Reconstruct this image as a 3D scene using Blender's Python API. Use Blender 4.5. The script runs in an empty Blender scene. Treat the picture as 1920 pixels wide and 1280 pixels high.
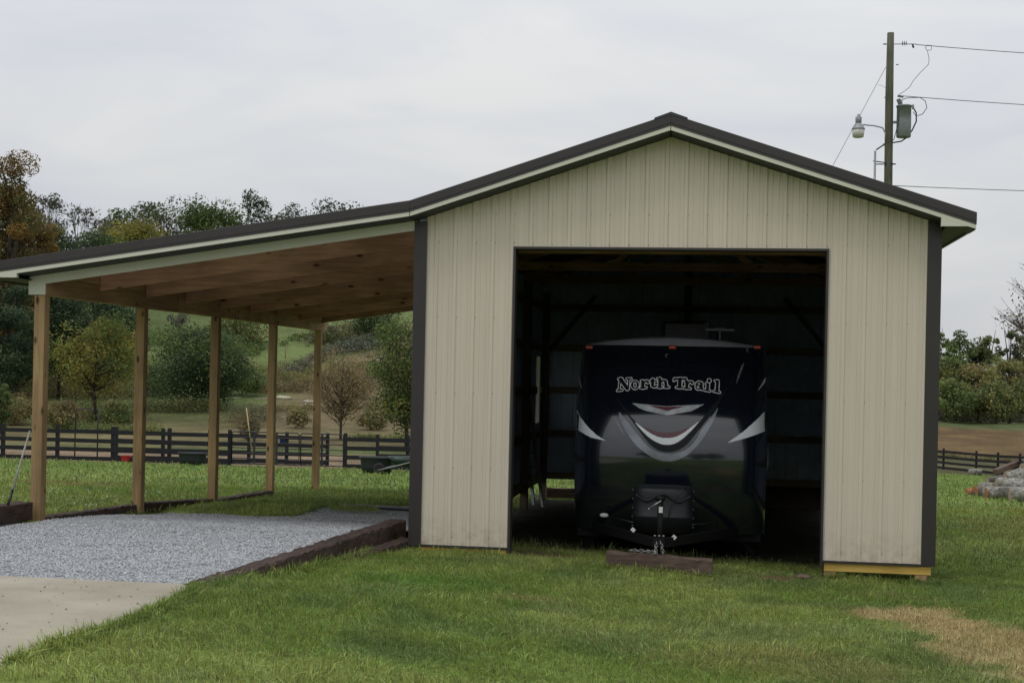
import bpy, bmesh, math, random
import numpy as np
from mathutils import Vector, Matrix, noise as mnoise
R = math.radians
rng = np.random.default_rng(7)
random.seed(7)
SC = bpy.context.scene
COL = SC.collection

# ---------------------------------------------------------------- camera
CX, CY, CZ = 3.584344, -16.127488, 2.043163
YAW, PITCH, ROLL, FPX, PPY = 0.1471934, 0.0002975, 0.0214236, 2556.314, 704.81
def _basis():
    c, s = math.cos(YAW), math.sin(YAW)
    r = np.array([c, s, 0.]); fw = np.array([-s, c, 0.]); up = np.array([0, 0, 1.])
    cp, sp = math.cos(PITCH), math.sin(PITCH)
    f2 = cp * fw + sp * up; u2 = -sp * fw + cp * up
    cr, sr = math.cos(ROLL), math.sin(ROLL)
    return cr * r + sr * u2, -sr * r + cr * u2, f2
BR, BU, BF = _basis()
CAMP = np.array([CX, CY, CZ])
cam_d = bpy.data.cameras.new('camera'); cam = bpy.data.objects.new('camera', cam_d); COL.objects.link(cam)
m = Matrix.Identity(4)
for i in range(3):
    m[i][0] = BR[i]; m[i][1] = BU[i]; m[i][2] = -BF[i]; m[i][3] = CAMP[i]
cam.matrix_world = m
cam_d.sensor_fit = 'HORIZONTAL'; cam_d.sensor_width = 36.0; cam_d.lens = FPX / 1920 * 36
cam_d.shift_y = (PPY - 640) / 1920
cam_d.clip_start = 0.1; cam_d.clip_end = 3000
SC.camera = cam

# ---------------------------------------------------------------- world, sun, exposure
SUN_EL, SUN_AZ = R(62), R(215)
w = bpy.data.worlds.new('World'); SC.world = w; w.use_nodes = True
nt = w.node_tree; nt.nodes.clear()
def N(tree, t, **kw):
    n = tree.nodes.new(t)
    for k, v in kw.items():
        if k == 'inp':
            for a, b in v.items(): n.inputs[a].default_value = b
        else: setattr(n, k, v)
    return n
out = N(nt, 'ShaderNodeOutputWorld')
sky = N(nt, 'ShaderNodeTexSky', sky_type='NISHITA', sun_disc=False, sun_elevation=SUN_EL, sun_rotation=SUN_AZ)
bg1 = N(nt, 'ShaderNodeBackground', inp={'Strength': 0.07})
nt.links.new(sky.outputs[0], bg1.inputs[0])
tc = N(nt, 'ShaderNodeTexCoord'); sep = N(nt, 'ShaderNodeSeparateXYZ')
nt.links.new(tc.outputs['Generated'], sep.inputs[0])
mp = N(nt, 'ShaderNodeMapping', inp={'Scale': (1.3, 1.3, 5.0)})
nt.links.new(tc.outputs['Generated'], mp.inputs[0])
nz = N(nt, 'ShaderNodeTexNoise', inp={'Scale': 2.6, 'Detail': 5.0, 'Roughness': 0.5, 'Distortion': 0.4})
nt.links.new(mp.outputs[0], nz.inputs['Vector'])
cr = N(nt, 'ShaderNodeValToRGB')
cr.color_ramp.elements[0].position = 0.36; cr.color_ramp.elements[0].color = (0.93, 0.955, 1.03, 1)
cr.color_ramp.elements[1].position = 0.64; cr.color_ramp.elements[1].color = (1.11, 1.12, 1.115, 1)
nt.links.new(nz.outputs['Fac'], cr.inputs[0])
mr = N(nt, 'ShaderNodeMapRange', inp={'From Min': 0.0, 'From Max': 1.0, 'To Min': 0.585, 'To Max': 1.28})
nt.links.new(sep.outputs['Z'], mr.inputs['Value'])
bg2 = N(nt, 'ShaderNodeBackground')
nt.links.new(cr.outputs[0], bg2.inputs[0]); nt.links.new(mr.outputs[0], bg2.inputs[1])
mx = N(nt, 'ShaderNodeMixShader', inp={0: 0.93})
nt.links.new(bg1.outputs[0], mx.inputs[1]); nt.links.new(bg2.outputs[0], mx.inputs[2])
nt.links.new(mx.outputs[0], out.inputs[0])

sd = bpy.data.lights.new('sun', 'SUN'); sd.energy = 0.6; sd.angle = R(18); sd.color = (1.0, 0.97, 0.93)
so = bpy.data.objects.new('sun', sd); COL.objects.link(so)
sdir = Vector((math.sin(SUN_AZ) * math.cos(SUN_EL), math.cos(SUN_AZ) * math.cos(SUN_EL), math.sin(SUN_EL)))
so.rotation_euler = sdir.to_track_quat('Z', 'Y').to_euler()
SC.view_settings.view_transform = 'Standard'; SC.view_settings.look = 'None'
SC.view_settings.exposure = 0.0; SC.view_settings.gamma = 1.0
SC.render.engine = 'CYCLES'
SC.cycles.use_denoising = True
SC.cycles.max_bounces = 10; SC.cycles.diffuse_bounces = 7; SC.cycles.transparent_max_bounces = 8

# ---------------------------------------------------------------- helpers: camera ray to a point of the place
def ray(u, v): return BF + (u - 960) / FPX * BR + (PPY - v) / FPX * BU
def atY(u, v, Y):
    d = ray(u, v); return CAMP + d * (Y - CY) / d[1]
def atD(u, v, D): return CAMP + ray(u, v) * D
def sst(a, b, x):
    t = np.clip((np.asarray(x, float) - a) / (b - a), 0, 1); return t * t * (3 - 2 * t)
def profA(y):
    y = np.asarray(y, float); yc = np.clip(y, 0, 12.2)
    return .10 - .063 * yc + .001 * yc * yc - .050 * np.maximum(y - 12.2, 0) + .015 * np.clip(-y, 0, 30)
def lawn(x, y):
    x = np.asarray(x, float); y = np.asarray(y, float)
    A = profA(y)
    drop = (.175 + .15 * sst(0., 6., x)) * (1 - sst(0, 14, y)) * (1 - .85 * sst(3.3, 5.2, -y) * (1 - sst(0, 3, x)))
    rise = np.where(y < 0, .012 * np.clip(-y, 0, 9), 0)
    t = sst(-1.1, -.1, x) * (1 - sst(10, 14, y))
    z = A - t * drop + t * rise
    th = np.arctan2(x - CX, np.maximum(y - CY, 1.0))
    fl = -2.45 - .9 * sst(-.12, .06, th)
    zz = np.where(y > 20, 0.5 * (z + fl + np.sqrt((z - fl) ** 2 + .06)), z)
    D = np.hypot(x - CX, y - CY)
    a = (1 - sst(-.24, -.03, th)) * np.where(y > 0, 1, 0)
    zz = zz + a * 22.0 * sst(98, 268, D)
    zz = zz + sst(.05, .4, th) * np.where(y > 0, 1, 0) * 8 * sst(220, 460, D)
    return zz
def onG(u, v, off=0.0):
    d = ray(u, v); t = 3.0
    while t < 700:
        P = CAMP + d * t
        if P[2] < float(lawn(P[0], P[1])) + off: break
        t += .02 + t * .0007
    return P

# ---------------------------------------------------------------- helpers: meshes
class MB:
    def __init__(s): s.v = []; s.f = []; s.m = []; s.s = []
    def add(s, vs, fs, mat=0, smooth=False):
        b = len(s.v); s.v += [tuple(map(float, p)) for p in vs]
        for f in fs: s.f.append(tuple(b + i for i in f)); s.m.append(mat); s.s.append(smooth)
        return s
    def hexa(s, P, mat=0):
        return s.add(P, [(0, 3, 2, 1), (4, 5, 6, 7), (0, 1, 5, 4), (1, 2, 6, 5), (2, 3, 7, 6), (3, 0, 4, 7)], mat)
    def box(s, lo, hi, mat=0):
        x0, y0, z0 = lo; x1, y1, z1 = hi
        return s.hexa([(x0, y0, z0), (x1, y0, z0), (x1, y1, z0), (x0, y1, z0), (x0, y0, z1), (x1, y0, z1), (x1, y1, z1), (x0, y1, z1)], mat)
    def bar(s, p0, p1, wd, ht, mat=0, up=(0, 0, 1)):
        p0 = Vector(p0); p1 = Vector(p1); d = (p1 - p0).normalized(); u = Vector(up)
        if abs(d.dot(u)) > .98: u = Vector((0, 1, 0))
        a = d.cross(u).normalized() * wd / 2; b = a.cross(d).normalized() * ht / 2
        return s.hexa([p0 - a - b, p0 + a - b, p1 + a - b, p1 - a - b, p0 - a + b, p0 + a + b, p1 + a + b, p1 - a + b], mat)
    def tube(s, pts, r, seg=8, mat=0, caps=True):
        pts = [Vector(p) for p in pts]; n = len(pts)
        rs = r if isinstance(r, (list, tuple)) else [r] * n
        vs = []; prev = None
        for i, p in enumerate(pts):
            d = (pts[min(i + 1, n - 1)] - pts[max(i - 1, 0)]).normalized()
            if prev is None:
                u = Vector((0, 0, 1)) if abs(d.z) < .9 else Vector((1, 0, 0))
            else: u = prev
            a = (u - d * u.dot(d)).normalized(); prev = a; b = d.cross(a)
            for k in range(seg):
                t = 2 * math.pi * k / seg; vs.append(p + (a * math.cos(t) + b * math.sin(t)) * rs[i])
        fs = [(i * seg + k, i * seg + (k + 1) % seg, (i + 1) * seg + (k + 1) % seg, (i + 1) * seg + k) for i in range(n - 1) for k in range(seg)]
        if caps: fs += [tuple(range(seg - 1, -1, -1)), tuple(range((n - 1) * seg, n * seg))]
        return s.add(vs, fs, mat, True)
    def lathe(s, prof, c, seg=16, mat=0, sx=1.0, sy=1.0):
        vs = []
        for r_, z in prof:
            for k in range(seg):
                t = 2 * math.pi * k / seg; vs.append((c[0] + r_ * math.cos(t) * sx, c[1] + r_ * math.sin(t) * sy, c[2] + z))
        n = len(prof)
        fs = [(i * seg + k, i * seg + (k + 1) % seg, (i + 1) * seg + (k + 1) % seg, (i + 1) * seg + k) for i in range(n - 1) for k in range(seg)]
        fs += [tuple(range(seg - 1, -1, -1)), tuple(range((n - 1) * seg, n * seg))]
        return s.add(vs, fs, mat, True)
    def ellipsoid(s, c, r, seg=10, rings=6, mat=0):
        prof = []
        vs = []; 
        for i in range(1, rings):
            ph = math.pi * i / rings
            for k in range(seg):
                t = 2 * math.pi * k / seg
                vs.append((c[0] + r[0] * math.sin(ph) * math.cos(t), c[1] + r[1] * math.sin(ph) * math.sin(t), c[2] - r[2] * math.cos(ph)))
        fs = [(i * seg + k, i * seg + (k + 1) % seg, (i + 1) * seg + (k + 1) % seg, (i + 1) * seg + k) for i in range(rings - 2) for k in range(seg)]
        fs += [tuple(range(seg - 1, -1, -1)), tuple(range((rings - 2) * seg, (rings - 1) * seg))]
        return s.add(vs, fs, mat, True)
    def mesh(s, name, mats):
        me = bpy.data.meshes.new(name); me.from_pydata(s.v, [], s.f)
        for mt in (mats if isinstance(mats, (list, tuple)) else [mats]): me.materials.append(mt)
        me.polygons.foreach_set('material_index', s.m); me.polygons.foreach_set('use_smooth', s.s); me.update()
        return me
    def build(s, name, mats, parent=None, bevel=0.0, auto=True):
        o = bpy.data.objects.new(name, s.mesh(name, mats)); COL.objects.link(o)
        if parent: o.parent = parent
        if bevel:
            bv = o.modifiers.new('edge', 'BEVEL'); bv.width = bevel; bv.segments = 2; bv.limit_method = 'ANGLE'; bv.angle_limit = R(40)
        return o
def tag(o, label=None, cat=None, group=None, kind=None):
    if label: o['label'] = label
    if cat: o['category'] = cat
    if group: o['group'] = group
    if kind: o['kind'] = kind
    return o
def empty(name, loc, label, cat, group=None, rz=0.0):
    o = bpy.data.objects.new(name, None); COL.objects.link(o); o.location = loc; o.rotation_euler = (0, 0, rz)
    o.empty_display_size = .2
    return tag(o, label, cat, group)
def under(o, parent):           # o was built in place-coordinates, its parent stands elsewhere
    o.parent = parent
    o.matrix_parent_inverse = (Matrix.Translation(parent.location) @ parent.rotation_euler.to_matrix().to_4x4()).inverted()
    return o
def np_mesh(name, V, F, mat, colors=None, smooth=False):
    """V (n,3), F (m,k) all faces with k corners"""
    me = bpy.data.meshes.new(name); k = F.shape[1]
    me.vertices.add(len(V)); me.vertices.foreach_set('co', np.ascontiguousarray(V, np.float32).ravel())
    me.loops.add(F.size); me.loops.foreach_set('vertex_index', F.astype(np.int32).ravel())
    me.polygons.add(len(F)); me.polygons.foreach_set('loop_start', np.arange(0, F.size, k, dtype=np.int32))
    me.polygons.foreach_set('loop_total', np.full(len(F), k, np.int32))
    me.polygons.foreach_set('use_smooth', np.full(len(F), smooth))
    if colors is not None:
        a = me.color_attributes.new('Col', 'FLOAT_COLOR', 'POINT')
        c4 = np.ones((len(V), 4), np.float32); c4[:, :3] = colors; a.data.foreach_set('color', c4.ravel())
    me.materials.append(mat); me.update(calc_edges=True); return me
def np_obj(name, *a, parent=None, **k):
    o = bpy.data.objects.new(name, np_mesh(name, *a, **k)); COL.objects.link(o)
    if parent: o.parent = parent
    return o

# ---------------------------------------------------------------- helpers: materials
def new_mat(name):
    mt = bpy.data.materials.new(name); mt.use_nodes = True; t = mt.node_tree; t.nodes.clear()
    o = N(t, 'ShaderNodeOutputMaterial'); p = N(t, 'ShaderNodeBsdfPrincipled'); t.links.new(p.outputs[0], o.inputs[0])
    return mt, t, p, o
def c4(c): return (c[0], c[1], c[2], 1)
def mat_plain(name, c, rough=.6, metal=0.0, var=.25, scale=6.0, bump=0.0, bscale=60.0, stretch=(1, 1, 1), spec=.5, coat=0.0):
    mt, t, p, o = new_mat(name)
    tcn = N(t, 'ShaderNodeTexCoord'); mpn = N(t, 'ShaderNodeMapping', inp={'Scale': stretch}); t.links.new(tcn.outputs['Object'], mpn.inputs[0])
    n = N(t, 'ShaderNodeTexNoise', inp={'Scale': scale, 'Detail': 6.0, 'Roughness': .6}); t.links.new(mpn.outputs[0], n.inputs['Vector'])
    mr_ = N(t, 'ShaderNodeMapRange', inp={'From Min': .3, 'From Max': .7, 'To Min': 1 - var, 'To Max': 1 + var * .6}); t.links.new(n.outputs['Fac'], mr_.inputs['Value'])
    mixn = N(t, 'ShaderNodeVectorMath', operation='SCALE'); mixn.inputs[0].default_value = c; t.links.new(mr_.outputs[0], mixn.inputs['Scale'])
    t.links.new(mixn.outputs[0], p.inputs['Base Color'])
    p.inputs['Roughness'].default_value = rough; p.inputs['Metallic'].default_value = metal; p.inputs['Specular IOR Level'].default_value = spec
    if coat: p.inputs['Coat Weight'].default_value = coat; p.inputs['Coat Roughness'].default_value = .03
    if bump:
        n2 = N(t, 'ShaderNodeTexNoise', inp={'Scale': bscale, 'Detail': 5.0}); t.links.new(mpn.outputs[0], n2.inputs['Vector'])
        b = N(t, 'ShaderNodeBump', inp={'Strength': bump, 'Distance': .01}); t.links.new(n2.outputs['Fac'], b.inputs['Height']); t.links.new(b.outputs[0], p.inputs['Normal'])
    return mt
def mat_wood(name, light, dark, axis=0, rough=.75, knots=True, grain=1.0, knotc=(.03, .013, .006)):
    mt, t, p, o = new_mat(name)
    tcn = N(t, 'ShaderNodeTexCoord'); oi = N(t, 'ShaderNodeObjectInfo')
    sh = N(t, 'ShaderNodeVectorMath', operation='SCALE'); sh.inputs[0].default_value = (13.7, 7.3, 3.1); t.links.new(oi.outputs['Random'], sh.inputs['Scale'])
    ad = N(t, 'ShaderNodeVectorMath', operation='ADD'); t.links.new(tcn.outputs['Object'], ad.inputs[0]); t.links.new(sh.outputs[0], ad.inputs[1])
    sc = [14., 14., 14.]; sc[axis] = .9
    mpn = N(t, 'ShaderNodeMapping', inp={'Scale': tuple(sc)}); t.links.new(ad.outputs[0], mpn.inputs[0])
    n = N(t, 'ShaderNodeTexNoise', inp={'Scale': 1.6 * grain, 'Detail': 6.0, 'Roughness': .65, 'Distortion': .6}); t.links.new(mpn.outputs[0], n.inputs['Vector'])
    ramp = N(t, 'ShaderNodeValToRGB'); e = ramp.color_ramp.elements
    e[0].position = .3; e[0].color = c4(dark); e[1].position = .68; e[1].color = c4(light)
    t.links.new(n.outputs['Fac'], ramp.inputs[0])
    # slow change of tone along and between boards
    n3 = N(t, 'ShaderNodeTexNoise', inp={'Scale': 1.1, 'Detail': 3.0}); t.links.new(ad.outputs[0], n3.inputs['Vector'])
    mr_ = N(t, 'ShaderNodeMapRange', inp={'From Min': .3, 'From Max': .7, 'To Min': .7, 'To Max': 1.2}); t.links.new(n3.outputs['Fac'], mr_.inputs['Value'])
    rv = N(t, 'ShaderNodeMapRange', inp={'To Min': .82, 'To Max': 1.15}); t.links.new(oi.outputs['Random'], rv.inputs['Value'])
    mu = N(t, 'ShaderNodeMath', operation='MULTIPLY'); t.links.new(mr_.outputs[0], mu.inputs[0]); t.links.new(rv.outputs[0], mu.inputs[1])
    vm = N(t, 'ShaderNodeVectorMath', operation='SCALE'); t.links.new(ramp.outputs[0], vm.inputs[0]); t.links.new(mu.outputs[0], vm.inputs['Scale'])
    last = vm.outputs[0]
    if knots:
        s2 = [5.5, 5.5, 5.5]; s2[axis] = 2.4
        mk = N(t, 'ShaderNodeMapping', inp={'Scale': tuple(s2)}); t.links.new(ad.outputs[0], mk.inputs[0])
        vo = N(t, 'ShaderNodeTexVoronoi', inp={'Scale': 1.0}); t.links.new(mk.outputs[0], vo.inputs['Vector'])
        kr = N(t, 'ShaderNodeMapRange', inp={'From Min': .08, 'From Max': .17, 'To Min': .85, 'To Max': 0.0}); t.links.new(vo.outputs['Distance'], kr.inputs['Value'])
        mxn = N(t, 'ShaderNodeMix', data_type='RGBA'); t.links.new(kr.outputs[0], mxn.inputs['Factor']); t.links.new(last, mxn.inputs[6]); mxn.inputs[7].default_value = c4(knotc)
        last = mxn.outputs[2]
    t.links.new(last, p.inputs['Base Color']); p.inputs['Roughness'].default_value = rough; p.inputs['Specular IOR Level'].default_value = .25
    b = N(t, 'ShaderNodeBump', inp={'Strength': .35, 'Distance': .004}); t.links.new(n.outputs['Fac'], b.inputs['Height']); t.links.new(b.outputs[0], p.inputs['Normal'])
    return mt
def mat_attr(name, rough=.7, transl=0.0, var=.0, vscale=3.0, bump=0.0, bscale=8.0, spec=.3, fine=0.0, fscale=40.0):
    mt, t, p, o = new_mat(name)
    at = N(t, 'ShaderNodeAttribute', attribute_name='Col'); last = at.outputs['Color']
    tcn = N(t, 'ShaderNodeTexCoord')
    for v_, s_ in ((var, vscale), (fine, fscale)):
        if v_:
            n = N(t, 'ShaderNodeTexNoise', inp={'Scale': s_, 'Detail': 8.0, 'Roughness': .65}); t.links.new(tcn.outputs['Object'], n.inputs['Vector'])
            mr_ = N(t, 'ShaderNodeMapRange', inp={'From Min': .3, 'From Max': .7, 'To Min': 1 - v_, 'To Max': 1 + v_}); t.links.new(n.outputs['Fac'], mr_.inputs['Value'])
            vm = N(t, 'ShaderNodeVectorMath', operation='SCALE'); t.links.new(last, vm.inputs[0]); t.links.new(mr_.outputs[0], vm.inputs['Scale']); last = vm.outputs[0]
    t.links.new(last, p.inputs['Base Color']); p.inputs['Roughness'].default_value = rough; p.inputs['Specular IOR Level'].default_value = spec
    if bump:
        n2 = N(t, 'ShaderNodeTexNoise', inp={'Scale': bscale, 'Detail': 8.0, 'Roughness': .7}); t.links.new(tcn.outputs['Object'], n2.inputs['Vector'])
        b = N(t, 'ShaderNodeBump', inp={'Strength': bump, 'Distance': .05}); t.links.new(n2.outputs['Fac'], b.inputs['Height']); t.links.new(b.outputs[0], p.inputs['Normal'])
    if transl:
        tr = N(t, 'ShaderNodeBsdfTranslucent'); t.links.new(last, tr.inputs[0]); ms = N(t, 'ShaderNodeMixShader', inp={0: transl})
        t.links.new(p.outputs[0], ms.inputs[1]); t.links.new(tr.outputs[0], ms.inputs[2]); t.links.new(ms.outputs[0], o.inputs[0])
    return mt

M = {}
def mat_siding():
    mt, t, p, o = new_mat('ivory_steel')
    tcn = N(t, 'ShaderNodeTexCoord'); se = N(t, 'ShaderNodeSeparateXYZ'); t.links.new(tcn.outputs['Object'], se.inputs[0])
    a = N(t, 'ShaderNodeMapping', inp={'Scale': (5, 5, .35)}); t.links.new(tcn.outputs['Object'], a.inputs[0])
    n = N(t, 'ShaderNodeTexNoise', inp={'Scale': 1.3, 'Detail': 6.0, 'Roughness': .6}); t.links.new(a.outputs[0], n.inputs['Vector'])
    mr_ = N(t, 'ShaderNodeMapRange', inp={'From Min': .3, 'From Max': .7, 'To Min': .94, 'To Max': 1.04}); t.links.new(n.outputs['Fac'], mr_.inputs['Value'])
    vm = N(t, 'ShaderNodeVectorMath', operation='SCALE'); vm.inputs[0].default_value = (.615, .55, .45); t.links.new(mr_.outputs[0], vm.inputs['Scale'])
    n2 = N(t, 'ShaderNodeTexNoise', inp={'Scale': 9.0, 'Detail': 8.0, 'Roughness': .7}); t.links.new(tcn.outputs['Object'], n2.inputs['Vector'])
    h = N(t, 'ShaderNodeMapRange', inp={'From Min': 0.0, 'From Max': .42, 'To Min': .75, 'To Max': 0.0}); t.links.new(se.outputs['Z'], h.inputs['Value'])
    g = N(t, 'ShaderNodeMapRange', inp={'From Min': .42, 'From Max': .72, 'To Min': 0.0, 'To Max': 1.0}); t.links.new(n2.outputs['Fac'], g.inputs['Value'])
    mu = N(t, 'ShaderNodeMath', operation='MULTIPLY'); t.links.new(h.outputs[0], mu.inputs[0]); t.links.new(g.outputs[0], mu.inputs[1])
    mxn = N(t, 'ShaderNodeMix', data_type='RGBA'); t.links.new(mu.outputs[0], mxn.inputs['Factor']); t.links.new(vm.outputs[0], mxn.inputs[6]); mxn.inputs[7].default_value = (.33, .27, .19, 1)
    t.links.new(mxn.outputs[2], p.inputs['Base Color']); p.inputs['Roughness'].default_value = .42; p.inputs['Specular IOR Level'].default_value = .4
    n3 = N(t, 'ShaderNodeTexNoise', inp={'Scale': 2.2, 'Detail': 2.0}); t.links.new(tcn.outputs['Object'], n3.inputs['Vector'])
    b = N(t, 'ShaderNodeBump', inp={'Strength': .12, 'Distance': .02}); t.links.new(n3.outputs['Fac'], b.inputs['Height']); t.links.new(b.outputs[0], p.inputs['Normal'])
    return mt
M['siding'] = mat_siding()
M['liner'] = mat_plain('dark_liner', (.60, .70, .90), .75, 0, .2, 2)
M['trim'] = mat_plain('dark_bronze_steel', (.034, .029, .029), .38, 0, .15, 2.5)
M['roof'] = mat_plain('dark_roof_steel', (.035, .035, .042), .4, 0, .15, 2)
M['cream'] = mat_plain('cream_steel', (.60, .60, .50), .5, 0, .05, 2)
M['soffit'] = mat_plain('dark_soffit', (.03, .034, .032), .6, 0, .2, 3)
M['screw'] = mat_plain('screw_steel', (.09, .085, .07), .5, .3)
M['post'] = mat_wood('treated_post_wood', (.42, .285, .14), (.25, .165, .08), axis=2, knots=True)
M['rafter'] = mat_wood('rafter_wood', (.74, .43, .32), (.47, .255, .18), axis=0)
M['beamw'] = mat_wood('beam_wood', (.56, .37, .20), (.34, .21, .11), axis=1)
M['skirt'] = mat_wood('yellow_treated_board', (.70, .48, .13), (.50, .31, .07), axis=0, knots=False)
M['girt'] = mat_wood('girt_wood', (.38, .31, .24), (.26, .205, .155), axis=0)
M['truss'] = mat_wood('truss_wood', (.60, .36, .22), (.36, .19, .11), axis=0)
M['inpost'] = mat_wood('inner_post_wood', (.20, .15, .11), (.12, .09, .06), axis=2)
M['tie'] = mat_wood('creosote_tie_wood', (.085, .058, .048), (.028, .019, .017), axis=1, rough=.9, knots=False, grain=1.5)
M['tiex'] = mat_wood('weathered_tie_wood', (.19, .135, .105), (.07, .045, .038), axis=0, rough=.9, knots=False, grain=1.5)
M['fence'] = mat_plain('black_fence_paint', (.008, .008, .011), .8, 0, .4, 5)
M['tubegate'] = mat_plain('dark_gate_paint', (.03, .03, .034), .5, .3, .3, 5)
M['pole'] = mat_wood('grey_green_pole_wood', (.125, .125, .088), (.06, .062, .045), axis=2, rough=.9, knots=False)
M['galv'] = mat_plain('galvanised_grey', (.30, .31, .32), .5, .4, .2, 8)
M['xfmr'] = mat_plain('transformer_grey', (.19, .21, .22), .5, 0, .25, 6)
M['wire'] = mat_plain('wire_black', (.025, .025, .028), .6)
M['wiregrey'] = mat_plain('wire_grey', (.13, .13, .14), .6)
M['lampglass'] = mat_plain('lamp_lens', (.50, .49, .45), .25)
M['frameblack'] = mat_plain('frame_black', (.005, .005, .006), .6, 0, .2, 8, spec=.2)
M['black'] = mat_plain('black_plastic', (.009, .010, .012), .42, 0, .2, 8)
M['coverblack'] = mat_plain('cover_plastic', (.007, .008, .010), .5, 0, .2, 8, spec=.3)
M['rubber'] = mat_plain('black_rubber', (.012, .012, .012), .8)
M['chrome'] = mat_plain('chain_steel', (.26, .26, .26), .35, .8, .2, 20)
M['white'] = mat_plain('white_label', (.62, .62, .60), .5, 0, .1)
M['gel'] = mat_plain('black_gelcoat', (.0075, .010, .017), .12, 0, .1, 2, spec=.6, coat=.6)
M['gelside'] = mat_plain('dark_side_skin', (.012, .013, .018), .25, 0, .1, 2)
M['chev'] = mat_plain('chevron_silver', (.48, .49, .52), .3, 0, .5, 7)
M['silver'] = mat_plain('silver_graphic', (.24, .255, .29), .25, .2, .35, 4)
M['wgraph'] = mat_plain('white_graphic', (.82, .84, .88), .3, 0, .05, 3)
M['redg'] = mat_plain('maroon_graphic', (.11, .022, .032), .3, 0, .15, 3)
M['matte'] = mat_plain('black_graphic', (.006, .007, .009), .5, 0, .1, 3, spec=.25)
M['outl'] = mat_plain('letter_outline', (.84, .85, .88), .35, 0, .05, 3)
M['amber'] = mat_plain('amber_lens', (.62, .075, .03), .25, 0, .1, 30)
M['trroof'] = mat_plain('trailer_roof_grey', (.30, .31, .35), .5, 0, .1, 3)
M['fibre'] = mat_plain('ladder_grey', (.34, .36, .34), .5, 0, .2, 8)
M['redp'] = mat_plain('red_plastic', (.42, .02, .025), .4, 0, .1)
M['greenp'] = mat_plain('dark_green_plastic', (.012, .035, .026), .4, 0, .2)
M['tubp'] = mat_plain('black_tub_plastic', (.014, .018, .022), .45, 0, .3, 6)
M['bluep'] = mat_plain('blue_plastic', (.03, .08, .35), .4)
M['yellowp'] = mat_plain('yellow_tape', (.50, .40, .16), .6)
M['palew'] = mat_plain('pale_board', (.42, .38, .28), .7, 0, .2)
M['greyhandle'] = mat_plain('grey_handle', (.28, .27, .22), .6, 0, .2, 12)
M['bark'] = mat_plain('log_bark', (.13, .12, .10), .95, 0, .6, 9, bump=.8, bscale=30)
M['barkw'] = mat_plain('lichen_bark', (.27, .26, .225), .95, 0, .85, 11, bump=.8, bscale=30)
M['cut'] = mat_plain('orange_cut_wood', (.34, .13, .055), .85, 0, .35, 14)
M['cutg'] = mat_plain('grey_cut_wood', (.33, .25, .18), .85, 0, .4, 14)
M['trunk'] = mat_plain('tree_bark', (.075, .062, .048), .95, 0, .5, 4)
M['trunkd'] = mat_plain('dark_tree_bark', (.035, .028, .022), .95, 0, .5, 4)
M['leaf'] = mat_attr('leaves', .65, .38, .18, .35)
M['blade'] = mat_attr('grass_blades', .6, .25)
M['stone'] = mat_attr('crushed_limestone', .85, 0, .15, 60, spec=.3)

# ---------------------------------------------------------------- colours of the land
def vnoise(x, y, s, seed=0):
    """cheap smooth value noise"""
    x = np.asarray(x, float) / s + 100 + seed * 17.3; y = np.asarray(y, float) / s + 100 + seed * 9.1
    xi = np.floor(x).astype(np.int64); yi = np.floor(y).astype(np.int64); xf = x - xi; yf = y - yi
    def h(a, b):
        n = (a * 374761393 + b * 668265263 + seed * 1013904223) & 0xffffffff
        n = ((n ^ (n >> 13)) * 1274126177) & 0xffffffff
        return ((n ^ (n >> 16)) & 0xffff) / 65535.0
    u = xf * xf * (3 - 2 * xf); v = yf * yf * (3 - 2 * yf)
    return (h(xi, yi) * (1 - u) + h(xi + 1, yi) * u) * (1 - v) + (h(xi, yi + 1) * (1 - u) + h(xi + 1, yi + 1) * u) * v
def fbm(x, y, s, seed=0): return .5 * vnoise(x, y, s, seed) + .3 * vnoise(x, y, s * .45, seed + 1) + .2 * vnoise(x, y, s * .2, seed + 2)
def inpoly(x, y, P):
    x = np.asarray(x, float); y = np.asarray(y, float); r_ = np.zeros(x.shape, bool); n = len(P)
    for i in range(n):
        x1, y1 = P[i]; x2, y2 = P[(i + 1) % n]
        c = ((y1 > y) != (y2 > y)) & (x < (x2 - x1) * (y - y1) / (y2 - y1 + 1e-12) + x1); r_ ^= c
    return r_
def blob(x, y, cx, cy, rx, ry, a=0.0, rag=.5, s=.7):
    dx = x - cx; dy = y - cy; c, s_ = math.cos(a), math.sin(a)
    d = np.sqrt(((dx * c + dy * s_) / rx) ** 2 + ((-dx * s_ + dy * c) / ry) ** 2) + rag * (fbm(x, y, s, 5) - .5) * 2
    return 1 - sst(.75, 1.15, d)
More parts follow.
